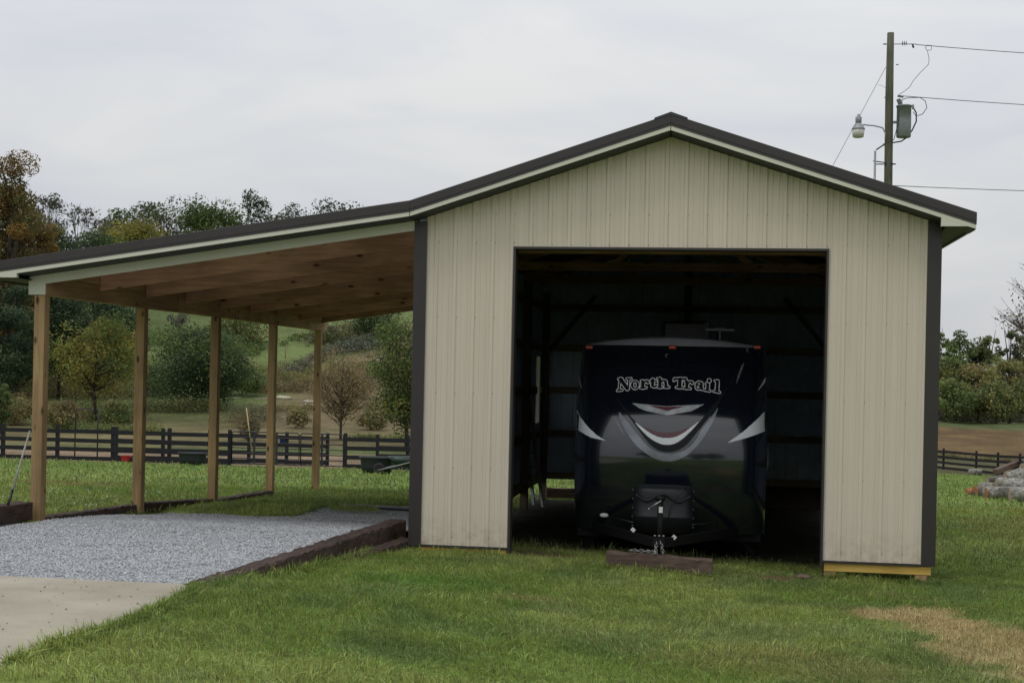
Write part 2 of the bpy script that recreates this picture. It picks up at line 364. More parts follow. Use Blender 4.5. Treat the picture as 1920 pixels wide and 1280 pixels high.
# fence line (left paddock) is needed for the colours
FL0, FL1 = onG(5, 860), onG(770, 883)
_fd = (FL1 - FL0)[:2] / np.linalg.norm((FL1 - FL0)[:2])
def beyond_fence(x, y):      # signed distance behind the left fence line
    return -(_fd[1] * (x - FL0[0]) - _fd[0] * (y - FL0[1]))
def land_color(x, y):
    """returns colour (n,3) and bare-ness (0 grass, 1 no grass)"""
    x = np.asarray(x, float); y = np.asarray(y, float)
    g1 = np.array([.138, .195, .044]); g2 = np.array([.195, .240, .066]); g3 = np.array([.078, .128, .042])
    n1 = fbm(x, y, 2.2, 1)[..., None]; n2 = fbm(x, y, .8, 11)[..., None]
    c = g1 + (g2 - g1) * sst(.4, .62, n1) + (g3 - g1) * sst(.48, .66, n2) * .55
    bare = np.zeros(x.shape)
    def mixc(k, col, amt=1.0):
        nonlocal c
        k = (k * amt)[..., None]; c = c * (1 - k) + np.array(col) * k
    far = sst(4, 30, y); mixc(far, (.135, .200, .055), .6)
    tan = (.36, .285, .15)
    b = blob(x, y, 5.55, -3.0, .62, .75, .2, .55, .5); mixc(b, tan, .85)
    b2 = blob(x, y, 6.05, -4.6, .65, 1.5, .1, .5, .4); mixc(b2, (.34, .28, .14), .85)
    b3 = blob(x, y, 4.1, -6.0, .9, .6, 0, .6, .5); mixc(b3, (.24, .235, .08), .5)
    mixc(blob(x, y, 5.4, -1.5, .5, .25, 0, .6), (.15, .13, .06), .4)
    mixc(blob(x, y, 1.9, -3.7, .45, .14, .3, .6), (.20, .15, .07), .6)
    mixc(blob(x, y, .9, -3.0, .8, .45, 0, .5), (.075, .16, .028), .6)
    mixc(blob(x, y, 11.5, 12, 2.0, 4.0, 0, .5, 2), (.17, .165, .04), .7)
    mixc(blob(x, y, 9.5, 8, 1.6, 3.5, 0, .5, 2), (.15, .15, .05), .5)
    bp = blob(x, y, -9.8, 11.6, 1.9, .55, -.3, .35, .7); mixc(bp, (.19, .125, .06), .85); bare = np.maximum(bare, bp * .8)
    # barn inside, doorway dirt
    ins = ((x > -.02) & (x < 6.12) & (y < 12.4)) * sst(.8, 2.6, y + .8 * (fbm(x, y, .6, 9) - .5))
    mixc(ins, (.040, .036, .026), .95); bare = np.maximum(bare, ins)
    d1 = blob(x, y, 1.5, .35, .55, .35, 0, .6, .4); mixc(d1, (.10, .07, .045), .85); bare = np.maximum(bare, d1 * .8)
    d2 = blob(x, y, 4.35, -.35, .35, .28, 0, .5, .3); mixc(d2, (.17, .115, .065), .9); bare = np.maximum(bare, d2 * .9)
    # paddock and pasture behind the left fence
    th = np.arctan2(x - CX, y - CY); bf = beyond_fence(x, y); D = np.hypot(x - CX, y - CY); lf = (th < -.02) & (y > 20)
    k = sst(-1.2, .3, bf + 1.3 * (fbm(x, y, 2, 3) - .5)) * lf; mixc(k, (.215, .160, .105)); bare = np.maximum(bare, k)
    k = sst(20, 24, bf + 4 * (fbm(x, y, 5, 3) - .5)) * lf; mixc(k, (.095, .125, .045)); bare = np.maximum(bare, k)
    k = sst(78, 84, D + 8 * (fbm(x, y, 9, 3) - .5)) * lf; mixc(k, (.155, .132, .064))
    k = sst(98, 112, D + 10 * (fbm(x, y, 9, 8) - .5)) * lf; mixc(k, (.15, .118, .064))
    # green meadow high on the hill, brown scrub lower right of it
    mead = sst(0, 12, D - (112 + 600 * np.maximum(th + .335, 0)) + 12 * (fbm(x, y, 12, 4) - .5)) * lf; mixc(mead, (.125, .165, .055), .9)
    mead2 = (1 - sst(-.36, -.30, th + .05 * (fbm(x, y, 12, 4) - .5))) * sst(100, 115, D) * lf; mixc(mead2, (.085, .11, .04), .7)
    # right hand side: rough grass then a brown field, green verge at the trees
    rt = (th > -.02)
    k = sst(83, 86, D) * rt * (y > 30); mixc(k, (.095, .09, .042)); bare = np.maximum(bare, k)
    k = sst(104, 112, D + 6 * (fbm(x, y, 10, 2) - .5)) * rt * (y > 30); mixc(k, (.125, .083, .036))
    k = sst(178, 186, D + 6 * (fbm(x, y, 10, 2) - .5)) * rt * (y > 30); mixc(k, (.085, .105, .04))
    k = (.5 + 1.0 * fbm(x, y, 1.4, 21)) * .35 + .8
    k2 = np.where(D > 60, .45 + 1.1 * fbm(x, y, 3.2, 31), 1.0)
    c = c * (k * k2)[..., None]
    return c, bare

# polygons of the paved areas (place coordinates)
GRAV = [(-4.88, -4.98), (-.80, -4.86), (-.62, -2.6), (-.44, .75), (-.05, .9), (-.02, 8.6), (-1.9, 8.6), (-3.2, 8.5), (-3.15, 7.0), (-2.75, 4.3), (-2.7, 4.1), (-3.2, 3.7), (-3.7, 3.9), (-4.3, 3.7), (-4.72, 3.9), (-4.72, -.4), (-5.9, -.55), (-5.9, -5.0)]
CONC = [(-7.5, -4.95), (-.72, -4.88), (-.60, -5.5), (-.50, -6.3), (-.50, -7.3), (-.52, -8.2), (-.8, -9.4), (-1.6, -11.5), (-3.2, -14.5), (-7.5, -14.5)]
def grav_z(x, y): return profA(y) + .014 - .05 * sst(1.2, 3.2, y)
TIE_L = [((-4.84, -2.75), (-4.84, -.10), .34, .36)]

def build_ground():
    def axis(lo, hi, d0, c, g):
        a = [c]; d = d0
        while a[-1] < hi: 
            a.append(a[-1] + d); d = d0 if abs(a[-1] - c) < g else d * 1.045
        b = [c]; d = d0
        while b[-1] > lo:
            b.append(b[-1] - d); d = d0 if abs(b[-1] - c) < g else d * 1.045
        return np.array(sorted(set(a + b)))
    xs = axis(-620, 620, .16, .5, 7); ys = axis(-420, 1000, .16, -1.5, 8)
    X, Y = np.meshgrid(xs, ys); Z = lawn(X, Y)
    D = np.hypot(X - CX, Y - CY)
    rel = (fbm(X, Y, 1.3, 41) - .5) * .03 * sst(3, 8, D) + (fbm(X, Y, 30, 43) - .5) * 2.2 * sst(120, 220, D)
    pav = inpoly(X, Y, GRAV) | inpoly(X, Y, CONC)
    Z = Z + np.where(pav, -.035 - .06 * sst(1.0, 2.6, Y), rel)
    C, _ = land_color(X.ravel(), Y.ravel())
    ny, nx = X.shape; idx = np.arange(ny * nx).reshape(ny, nx)
    F = np.stack([idx[:-1, :-1], idx[:-1, 1:], idx[1:, 1:], idx[1:, :-1]], -1).reshape(-1, 4)
    mt = mat_attr('land_surface', .95, 0, .35, 1.7, .6, 6.0, .1, fine=.45, fscale=14.0)
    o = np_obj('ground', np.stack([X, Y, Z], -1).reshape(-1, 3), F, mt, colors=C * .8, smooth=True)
    return tag(o, kind='structure')
build_ground()

def sheet(name, P, zf, mat, step=.12, thick=0.0):
    xs = [p[0] for p in P]; ys = [p[1] for p in P]
    X, Y = np.meshgrid(np.arange(min(xs), max(xs) + step, step), np.arange(min(ys), max(ys) + step, step))
    ny, nx = X.shape; idx = np.arange(ny * nx).reshape(ny, nx)
    Xc = (X[:-1, :-1] + step / 2); Yc = (Y[:-1, :-1] + step / 2); ok = inpoly(Xc, Yc, P)
    F = np.stack([idx[:-1, :-1], idx[:-1, 1:], idx[1:, 1:], idx[1:, :-1]], -1)[ok]
    Z = zf(X, Y); V = np.stack([X, Y, Z], -1).reshape(-1, 3)
    used = np.unique(F); mp_ = -np.ones(len(V), int); mp_[used] = np.arange(len(used))
    return np_obj(name, V[used], mp_[F], mat, smooth=True)

def build_concrete():
    mt, t, p, o = new_mat('worn_concrete')
    tcn = N(t, 'ShaderNodeTexCoord')
    n = N(t, 'ShaderNodeTexNoise', inp={'Scale': 1.1, 'Detail': 8.0, 'Roughness': .6}); mpn = N(t, 'ShaderNodeMapping', inp={'Scale': (1.0, 1.25, 1)})
    t.links.new(tcn.outputs['Object'], mpn.inputs[0]); t.links.new(mpn.outputs[0], n.inputs['Vector'])
    ramp = N(t, 'ShaderNodeValToRGB'); e = ramp.color_ramp.elements
    e[0].position = .34; e[0].color = (.285, .255, .195, 1); e[1].position = .66; e[1].color = (.375, .345, .27, 1)
    t.links.new(n.outputs['Fac'], ramp.inputs[0])
    n2 = N(t, 'ShaderNodeTexNoise', inp={'Scale': 90.0, 'Detail': 3.0}); t.links.new(tcn.outputs['Object'], n2.inputs['Vector'])
    mr_ = N(t, 'ShaderNodeMapRange', inp={'From Min': .3, 'From Max': .7, 'To Min': .88, 'To Max': 1.08}); t.links.new(n2.outputs['Fac'], mr_.inputs['Value'])
    vm = N(t, 'ShaderNodeVectorMath', operation='SCALE'); t.links.new(ramp.outputs[0], vm.inputs[0]); t.links.new(mr_.outputs[0], vm.inputs['Scale'])
    t.links.new(vm.outputs[0], p.inputs['Base Color']); p.inputs['Roughness'].default_value = .85
    b = N(t, 'ShaderNodeBump', inp={'Strength': .3, 'Distance': .004}); t.links.new(n2.outputs['Fac'], b.inputs['Height']); t.links.new(b.outputs[0], p.inputs['Normal'])
    mb = MB(); n_ = len(CONC)
    zt = [float(profA(y)) + .02 for x, y in CONC]
    # top fan by strips: tessellate
    from mathutils.geometry import tessellate_polygon
    tri = tessellate_polygon([[Vector((x, y, 0)) for x, y in CONC]])
    mb.add([(x, y, z) for (x, y), z in zip(CONC, zt)], [tuple(t_) for t_ in tri])
    mb.add([(x, y, z) for (x, y), z in zip(CONC, zt)] + [(x, y, z - .12) for (x, y), z in zip(CONC, zt)],
           [(i, (i + 1) % n_, n_ + (i + 1) % n_, n_ + i) for i in range(n_)])
    o = mb.build('concrete_driveway', mt); tag(o, kind='structure')
build_concrete()

def build_gravel():
    mt = mat_plain('gravel_bed', (.27, .28, .30), .95, 0, .7, 55, bump=1.0, bscale=70)
    o = sheet('gravel_parking_bed', GRAV, lambda X, Y: grav_z(X, Y) + (fbm(X, Y, .5, 3) - .5) * .03 - .012, mt, .1)
    tag(o, kind='structure')
    n = 135000
    x = rng.uniform(-5.9, -.02, n); y = rng.uniform(-5, 8.6, n)
    keep = inpoly(x + rng.normal(0, .05, n), y + rng.normal(0, .05, n), GRAV) & (rng.random(n) < np.where(y > 3, .55, 1.0)) & (x > -5.75)
    # spare the ground under the corner post and ties
    keep &= ~((x < -4.70) & (y > -3.4) & (x > -4.98))
    x = x[keep]; y = y[keep]; n = len(x)
    z = grav_z(x, y) + (fbm(x, y, .5, 3) - .5) * .03 + rng.uniform(-.006, .006, n)
    s = rng.uniform(.007, .018, n)
    base = np.array([[1, 0, 0], [0, 1, 0], [-1, 0, 0], [0, -1, 0], [0, 0, .8], [0, 0, -.5]], float)
    V = base[None] * rng.uniform(.6, 1.25, (n, 6, 1)) * s[:, None, None]
    a = rng.uniform(0, 6.28, n); ca, sa = np.cos(a)[:, None], np.sin(a)[:, None]
    vx = V[..., 0] * ca - V[..., 1] * sa * .75; vy = V[..., 0] * sa + V[..., 1] * ca * .75
    tl = rng.normal(0, .35, (n, 1)); vz = V[..., 2] + vx * tl
    P = np.stack([vx + x[:, None], vy + y[:, None], vz + z[:, None]], -1).reshape(-1, 3)
    fb = np.array([[0, 1, 4], [1, 2, 4], [2, 3, 4], [3, 0, 4], [1, 0, 5], [2, 1, 5], [3, 2, 5], [0, 3, 5]])[:4]
    F = (fb[None] + (np.arange(n) * 6)[:, None, None]).reshape(-1, 3)
    g = rng.uniform(.28, .54, n); tint = rng.normal(0, .012, n)
    dirt = sst(4, 8, y) * .35
    c = np.stack([g * (.97 + tint), g * (1.0), g * (1.025 - tint)], -1) * (1 - dirt)[:, None]
    o = np_obj('gravel', P, F, M['stone'], colors=np.repeat(c, 6, 0))
    tag(o, 'pale blue-grey crushed gravel spread under the lean-to roof', 'gravel', kind='stuff')
build_gravel()

# ---------------------------------------------------------------- grass
def blades(x, y, hmin, hmax, wd, zoff=None, lean=1.0, seed=0):
    n = len(x); z = lawn(x, y) + ((fbm(x, y, 1.3, 41) - .5) * .03 * 1.0)
    c, bare = land_color(x, y)
    k = rng.random(n) > bare * .97
    x, y, z, c = x[k], y[k], z[k], c[k]; n = len(x)
    tall = .35 + 1.3 * fbm(x, y, .38, 51) + .9 * np.maximum(fbm(x, y, .9, 57) - .62, 0) * 2
    h = rng.uniform(hmin, hmax, n) * tall * rng.choice([.6, .9, 1.0, 1.0, 1.25, 1.6], n)
    a = rng.uniform(0, 6.283, n) * .65 + 5.5 * fbm(x, y, .35, 61); ln = np.abs(rng.normal(0.25, .55, n)) * lean
    dx, dy = np.cos(a), np.sin(a); b = a + rng.uniform(.9, 2.2, n); wx, wy = np.cos(b), np.sin(b)
    wv = wd * rng.uniform(.7, 1.4, n)
    p0 = np.stack([x, y, z - .012], -1)
    mid = p0 + np.stack([dx * ln * h * .45, dy * ln * h * .45, h * .6], -1)
    tip = p0 + np.stack([dx * ln * h * 1.35, dy * ln * h * 1.35, h * (1.02 - .22 * np.minimum(ln, 2))], -1)
    wvv = np.stack([wx * wv, wy * wv, np.zeros(n)], -1) * .5
    V = np.stack([p0, mid + wvv, tip, mid - wvv], 1).reshape(-1, 3)
    F = np.arange(n * 4).reshape(n, 4)
    v = rng.uniform(.55, 1.6, n)[:, None]; dry = (rng.random(n) < .10)[:, None]
    col = c * v * 1.25; col[:, 0] *= rng.uniform(.85, 1.2, n); col = np.where(dry, np.array([.20, .17, .085]) * v * .9, col)
    return V, F, np.repeat(col, 4, 0)
def lawn_mask(x, y):
    return ~(inpoly(x, y, GRAV) | inpoly(x, y, CONC)) & ~((x > 0) & (x < 6.1) & (y > 2.8) & (y < 12.2)) & ~((x > -4.9) & (x < -.70 + (y + 5) * .088) & (y > -5) & (y < 2.5))
def scatter(n, d0, d1, xpad=1.2):
    D = np.sqrt(rng.uniform(d0 * d0, d1 * d1, n)); th = rng.uniform(-.40, .40, n)
    lx = D * np.tan(th) ; 
    c, s = math.cos(YAW), math.sin(YAW)
    x = CX + (-s) * D + c * lx; y = CY + c * D + s * lx
    return x, y
def build_grass():
    for nm, n, d0, d1, h0, h1, wd in (('front_lawn_grass', 580000, 7.4, 17.6, .028, .058, .0046), ('middle_lawn_grass', 230000, 17.6, 31, .04, .085, .011), ('back_lawn_grass', 120000, 31, 84, .05, .11, .032)):
        x, y = scatter(n, d0, d1)
        k = lawn_mask(x, y); x, y = x[k], y[k]
        if nm == 'back_lawn_grass':
            pass
        V, F, C = blades(x, y, h0, h1, wd)
        o = np_obj('grass', V, F, M['blade'], colors=C)
        tag(o, {'f': 'short mown green grass in front of the barn and beside the concrete', 'm': 'green lawn grass beside and behind the barn', 'b': 'far lawn grass running back to the black fences'}[nm[0]], 'grass', kind='stuff')
    # longer tufts: concrete edge, foot of the posts, skirt board, the strip behind the gravel
    xs, ys = [], []
    def strip(p, q, wdt, n):
        t = rng.random(n); o_ = rng.normal(0, wdt, n); d = np.array(q) - np.array(p); d = d / np.linalg.norm(d)
        xs.append(p[0] + (q[0] - p[0]) * t - d[1] * o_); ys.append(p[1] + (q[1] - p[1]) * t + d[0] * o_)
    E_ = [(-.74, -4.95), (-.56, -5.5), (-.47, -6.3), (-.47, -7.3), (-.5, -8.6)]
    for a, b in zip(E_[:-1], E_[1:]): strip((a[0] + .02, a[1]), (b[0] + .02, b[1]), .04, 3000)
    strip((-.68, -4.9), (-.15, .5), .035, 3500); strip((4.9, -.08), (6.2, -.08), .03, 1500); strip((.0, -.16), (1.1, -.16), .03, 300)
    strip((2.35, -.72), (3.7, -.72), .03, 1500); strip((-4.5, 4.6), (-3.4, 5.2), .30, 7000); strip((-4.5, 6.4), (-3.4, 7.8), .35, 7000)
    strip((-4.6, 4), (-4.6, 9.2), .08, 4000); strip((-5.05, 0), (-5.05, 9.2), .08, 5000); strip((-2.6, 5.6), (-1.9, 5.9), .25, 1500)
    x = np.concatenate(xs); y = np.concatenate(ys)
    V, F, C = blades(x, y, .035, .085, .0065, lean=1.1)
    # those inside the gravel outline stand on the gravel
    z0 = np.repeat(np.where(inpoly(V[0::4, 0], V[0::4, 1], GRAV), .02, 0), 4); V[:, 2] += z0
    tag(np_obj('grass', V, F, M['blade'], colors=C), 'longer unmown grass along the edges of concrete, railroad ties and skirt boards', 'grass', kind='stuff')
    n = 500; x, y = rng.uniform(-13, -5.2, n), rng.uniform(1, 9, n); k = fbm(x, y, 1.5, 71) > .45; x, y = x[k], y[k]
    mb = MB()
    for a, b in zip(x, y):
        z = float(lawn(a, b)) + random.uniform(.05, .09); s = random.uniform(.008, .014)
        mb.add([(a - s, b, z), (a, b - s, z), (a + s, b, z), (a, b + s, z), (a, b, z + s)], [(0, 1, 4), (1, 2, 4), (2, 3, 4), (3, 0, 4)])
    tag(mb.build('clover_flowers', M['white']), 'tiny white clover heads in the lawn left of the lean-to posts', 'flowers', kind='stuff')
build_grass()
def build_litter():
    mt = mat_attr('dry_leaf', .8, .1)
    n = 420; x = np.concatenate([rng.uniform(-5, 7, 300), rng.uniform(-3.4, -.7, 120)]); y = np.concatenate([rng.uniform(-8, -.3, 300), rng.uniform(-8.5, -5.0, 120)])
    onc = inpoly(x, y, CONC); ong = inpoly(x, y, GRAV); z = np.where(onc, profA(y) + .026, np.where(ong, grav_z(x, y) + .02, lawn(x, y) + .045))
    s_ = rng.uniform(.006, .02, n) * np.where(onc, .8, 1.0); a = rng.uniform(0, 6.28, n)
    V = []
    for k in range(4):
        t = a + k * math.pi / 2; q = s_ * (1.0 if k % 2 == 0 else .55)
        V.append(np.stack([x + np.cos(t) * q, y + np.sin(t) * q, z + rng.uniform(0, .012, n)], -1))
    V = np.stack(V, 1).reshape(-1, 3); c = np.array([(.16, .09, .04), (.10, .06, .03), (.25, .17, .07), (.05, .035, .02)])[rng.integers(0, 4, n)]
    tag(np_obj('fallen_leaves', V, np.arange(n * 4).reshape(-1, 4), mt, colors=np.repeat(c, 4, 0)), 'scattered small brown dry leaves and bits on the lawn and concrete', 'leaves', kind='stuff')
build_litter()

# ---------------------------------------------------------------- barn
W, L = 6.096, 12.19
DX0, DX1, DZ = 1.190, 4.8635, 3.566
def RT(x):                                       # top line of the roof trim
    if x >= -.02: return 5.10 - .3285 * abs(x - 3.03)
    return 4.098 + .1465 * (x + .02)
barn = empty('pole_barn', (0, 0, 0), 'ivory ribbed steel pole barn with dark trim, open doorway and lean-to roof', 'barn')
RIB = [(-.031, 0), (-.016, .018), (.016, .018), (.031, 0), (.064, 0), (.070, .005), (.082, .005), (.088, 0), (.140, 0), (.146, .005), (.158, .005), (.164, 0)]
def ribbed(name, o0, du, dn, u0, u1, zt, zb, off, mat, first=.244, per=4, parent=barn, ribs=True, step=.2286, cuts=()):
    """steel sheets: o0 origin, du run direction, dn outward; each 3 ft sheet an object"""
    k = math.floor((u0 - first) / step / per) * per
    lo = first + k * step; i = 0
    while lo < u1 - 1e-6:
        a, b = max(u0, lo), min(u1, lo + per * step); i += 1
        if b - a > .02:
            cols = {a, b} | {c for c in cuts if a < c < b}
            base = []
            for q in range(-1, per + 2):
                for dx, dp in RIB: base.append((lo + q * step + dx, dp))
            for xx, _ in base:
                if a < xx < b: cols.add(xx)
            cols = sorted(cols); bx = np.array([p[0] for p in base]); bp = np.array([p[1] for p in base])
            mb = MB(); vs = []
            dep = [float(np.interp(c, bx, bp)) + off + (.0015 if i % 2 else 0) for c in cols]
            def P(u, d, z): return (o0[0] + du[0] * u + dn[0] * d, o0[1] + du[1] * u + dn[1] * d, z)
            fs = []
            for j in range(len(cols) - 1):
                mid = (cols[j] + cols[j + 1]) / 2; z0 = zb(mid)
                q = len(vs)
                vs += [P(cols[j], dep[j], z0), P(cols[j + 1], dep[j + 1], z0), P(cols[j + 1], dep[j + 1], zt(cols[j + 1])), P(cols[j], dep[j], zt(cols[j]))]
                fs.append((q, q + 1, q + 2, q + 3))
            mb.add(vs, fs); o = mb.build(name, mat, parent)
        lo += per * step
# front
zt = lambda x: RT(x) - .205
ribbed('siding_panel', (0, 0), (1, 0), (0, -1), .12, 5.97, zt, lambda x: DZ + .02 if DX0 < x < DX1 else 0.0, .004, M['siding'], cuts=(DX0, DX1))
ribbed('wall_liner', (0, 0), (1, 0), (0, -1), .02, W - .02, lambda x: RT(x) - .09, lambda x: DZ + .02 if DX0 < x < DX1 else 0.0, -.045, M['liner'], cuts=(DX0, DX1))
# left wall with the tall narrow opening, right wall, back wall
WY0, WY1, WZ0, WZ1 = 11.05, 11.62, 1.12, 2.46
zl = lambda y: 4.015
ribbed('siding_panel', (0, 0), (0, 1), (-1, 0), .02, WY0, zl, lambda y: 0., .004, M['siding'])
ribbed('siding_panel', (0, 0), (0, 1), (-1, 0), WY1, L, zl, lambda y: 0., .004, M['siding'])
ribbed('siding_panel', (0, 0), (0, 1), (-1, 0), WY0, WY1, lambda y: WZ0, lambda y: 0., .004, M['siding'])
ribbed('siding_panel', (0, 0), (0, 1), (-1, 0), WY0, WY1, zl, lambda y: WZ1, .004, M['siding'])
ribbed('wall_liner', (0, 0), (0, 1), (-1, 0), .05, WY0, zl, lambda y: 0., -.03, M['liner'])
ribbed('wall_liner', (0, 0), (0, 1), (-1, 0), WY1, L - .05, zl, lambda y: 0., -.03, M['liner'])
ribbed('wall_liner', (0, 0), (0, 1), (-1, 0), WY0, WY1, lambda y: WZ0, lambda y: 0., -.03, M['liner'])
ribbed('wall_liner', (0, 0), (0, 1), (-1, 0), WY0, WY1, zl, lambda y: WZ1, -.03, M['liner'])
ribbed('siding_panel', (W, 0), (0, 1), (1, 0), .02, L, zl, lambda y: 0., .004, M['siding'])
ribbed('wall_liner', (W, 0), (0, 1), (1, 0), .05, L - .05, zl, lambda y: 0., -.03, M['liner'])
ribbed('siding_panel', (0, L), (1, 0), (0, 1), .0, W, lambda x: RT(x) - .075, lambda x: 0., .004, M['siding'])
ribbed('wall_liner', (0, L), (1, 0), (0, 1), .04, W - .04, lambda x: RT(x) - .09, lambda x: 0., -.03, M['liner'])
wf = MB()
for a, b in (((-.03, WY0 - .05, WZ0 - .05), (.05, WY0, WZ1 + .05)), ((-.03, WY1, WZ0 - .05), (.05, WY1 + .05, WZ1 + .05)), ((-.03, WY0, WZ0 - .05), (.05, WY1, WZ0)), ((-.03, WY0, WZ1), (.05, WY1, WZ1 + .05))): wf.box(a, b)
wf.build('window_frame', M['white'], barn)
# screws
mb = MB()
for k in range(26):
    x = .244 + .2286 * k + .028
    for z in (.10, .93, 1.83, 2.74, 3.64 if x < DX0 or x > DX1 else 3.62, 3.98):
        if DX0 - .03 < x < DX1 + .03 and z < DZ: continue
        if z < zt(x) - .1 and x < 5.95: mb.lathe([(.0065, 0), (.0065, .005), (.001, .006)], (0, 0, 0), 6)
        else: continue
        n_ = 18
        for q in range(len(mb.v) - n_, len(mb.v)):
            vx, vy, vz = mb.v[q]; mb.v[q] = (x + vx, -.0045 - vz, z + vy)
so_ = mb.build('screw', M['screw'], barn); so_['kind'] = 'stuff'
# corner trims, door trims, drip edge
MB().box((-.028, -.028, -.02), (.128, -.0235, 3.885)).box((-.028, -.0235, -.02), (-.0235, .12, 3.80)).build('corner_trim', M['trim'], barn)
MB().box((5.965, -.028, -.02), (W + .028, -.0235, 3.92)).box((W + .0235, -.0235, -.02), (W + .028, .12, 3.80)).build('corner_trim', M['trim'], barn)
MB().box((DX0 - .004, -.027, -.10), (DX0 + .022, .15, DZ)).build('door_trim', M['trim'], barn)
MB().box((DX1 - .022, -.027, -.10), (DX1 + .004, .15, DZ)).build('door_trim', M['trim'], barn)
MB().box((DX0 - .004, -.030, DZ), (DX1 + .004, .15, DZ + .028)).build('header_trim', M['trim'], barn)
MB().box((.128, -.030, -.028), (DX0 - .005, -.002, 0.0)).build('drip_edge', M['trim'], barn)
MB().box((DX1 + .005, -.030, -.028), (5.965, -.002, 0.0)).build('drip_edge', M['trim'], barn)
MB().box((DX1 + .02, .0, -.125), (6.08, .038, -.03)).build('skirt_board', M['skirt'], barn, bevel=.003)
MB().box((.10, .0, -.10), (DX0 - .02, .038, -.03)).build('skirt_board', M['skirt'], barn, bevel=.003)
for x0_, x1_ in ((DX1 + .02, DX1 + .16), (W - .19, W - .05)): MB().box((x0_, .005, -.5), (x1_, .14, -.127)).build('post', M['post'], barn)
MB().box((1.62, L - .02, -.62), (W - .02, L + .03, -.01)).build('skirt_board', M['tie'], barn)  # added dark board closing the rear gap, stands in for the dark ground
for a in ((W - .045, .05), (-.0, .05)): MB().box((a[0], .045, -.14), (a[0] + .038, L, .0)).build('skirt_board', M['girt'], barn)
# door header beam inside, jamb posts
MB().box((DX0 - .1, .05, DZ + .03), (DX1 + .1, .14, DZ + .27)).build('door_header', M['girt'], barn)
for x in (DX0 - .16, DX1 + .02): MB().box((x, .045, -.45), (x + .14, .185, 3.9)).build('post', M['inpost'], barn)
# wall posts, girts
for i in range(5):
    y = max(.05, min(i * 3.048, L - .2))
    for x in (.035, W - .175):
        if i == 0: y = .16
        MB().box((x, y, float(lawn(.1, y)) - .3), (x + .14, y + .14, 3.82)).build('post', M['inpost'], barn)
for x in (2.95,): MB().box((x, L - .2, -1.0), (x + .14, L - .06, 4.6)).build('post', M['inpost'], barn)
for z in (.0, .88, 1.78, 2.66, 3.5):
    MB().box((.06, L - .08, z - .07), (W - .06, L - .042, z + .07)).build('girt', M['girt'], barn)
    MB().box((W - .08, .3, z - .07), (W - .042, L - .1, z + .07)).build('girt', M['girt'], barn)
    for a, b in ((.3, WY0), (WY1, L - .1)) if WZ0 - .1 < z < WZ1 + .1 else ((.3, L - .1),):
        MB().box((.042, a, z - .07), (.08, b, z + .07)).build('girt', M['girt'], barn)
for s_, x0 in ((1, .18), (-1, W - .18)):
    for y in (L - .12,): MB().bar((x0, y, 2.6), (x0 + s_ * .95, y, 3.75), .04, .09).build('knee_brace', M['inpost'], barn)
# trusses
for y in (1.6, 3.10, 6.14, 9.19):
    tr = MB().box((.03, y, 3.80), (W - .03, y + .038, 3.94)).build('truss', M['truss'], barn)
    MB().bar((.05, y + .06, 3.90), (3.03, y + .06, RT(3.03) - .33), .038, .14).bar((3.03, y + .06, RT(3.03) - .33), (W - .05, y + .06, 3.90), .038, .14).build('top_chord', M['truss'], tr)
    MB().bar((1.9, y + .06, 3.92), (3.0, y + .06, 4.7), .038, .09).bar((4.15, y + .06, 3.92), (3.05, y + .06, 4.7), .038, .09).build('web', M['truss'], tr)
# roof sheets, purlins
def roof_slab(x0, x1, f, y0, y1, parent, nm='roof_panel'):
    mb = MB(); t_ = .025
    mb.hexa([(x0, y0, f(x0) - t_), (x1, y0, f(x1) - t_), (x1, y1, f(x1) - t_), (x0, y1, f(x0) - t_), (x0, y0, f(x0)), (x1, y0, f(x1)), (x1, y1, f(x1)), (x0, y1, f(x0))])
    for q in (.0, .2286, .4572, .6858):
        yy = y0 + q + .02
        if yy + .05 < y1:
            e = .016
            mb.hexa([(x0, yy, f(x0) + .001), (x1, yy, f(x1) + .001), (x1, yy + .05, f(x1) + .001), (x0, yy + .05, f(x0) + .001),
                     (x0, yy + .015, f(x0) + e), (x1, yy + .015, f(x1) + e), (x1, yy + .035, f(x1) + e), (x0, yy + .035, f(x0) + e)])
    return mb.build(nm, M['roof'], parent)
y = -.33
while y < L + .3:
    y1 = min(y + .912, L + .33)
    roof_slab(3.03, 6.43, lambda x: RT(x) - .045, y, y1, barn)
    roof_slab(-.02, 3.03, lambda x: RT(x) - .045, y, y1, barn)
    roof_slab(-5.38, -.02, lambda x: RT(x) - .045, y, y1, barn)
    y = y1 + .002
for i in range(6):
    for s_ in (-1, 1):
        x = 3.03 + s_ * (.2 + i * .56); z = RT(x) - .12
        MB().box((x - .019, -.02, z - .06), (x + .019, L + .02, z + .04)).build('purlin', M['truss'], barn)
# ridge cap
mb = MB()
for s_ in (-1, 1):
    P0 = (3.03, -.37, 5.118); x1 = 3.03 + s_ * .19
    mb.hexa([(3.03, -.372, 5.09), (x1, -.372, RT(x1) - .004), (x1, L + .36, RT(x1) - .004), (3.03, L + .36, 5.09), (3.03, -.372, 5.122), (x1, -.372, RT(x1) + .016), (x1, L + .36, RT(x1) + .016), (3.03, L + .36, 5.122)])
mb.build('ridge_cap', M['roof'], barn)
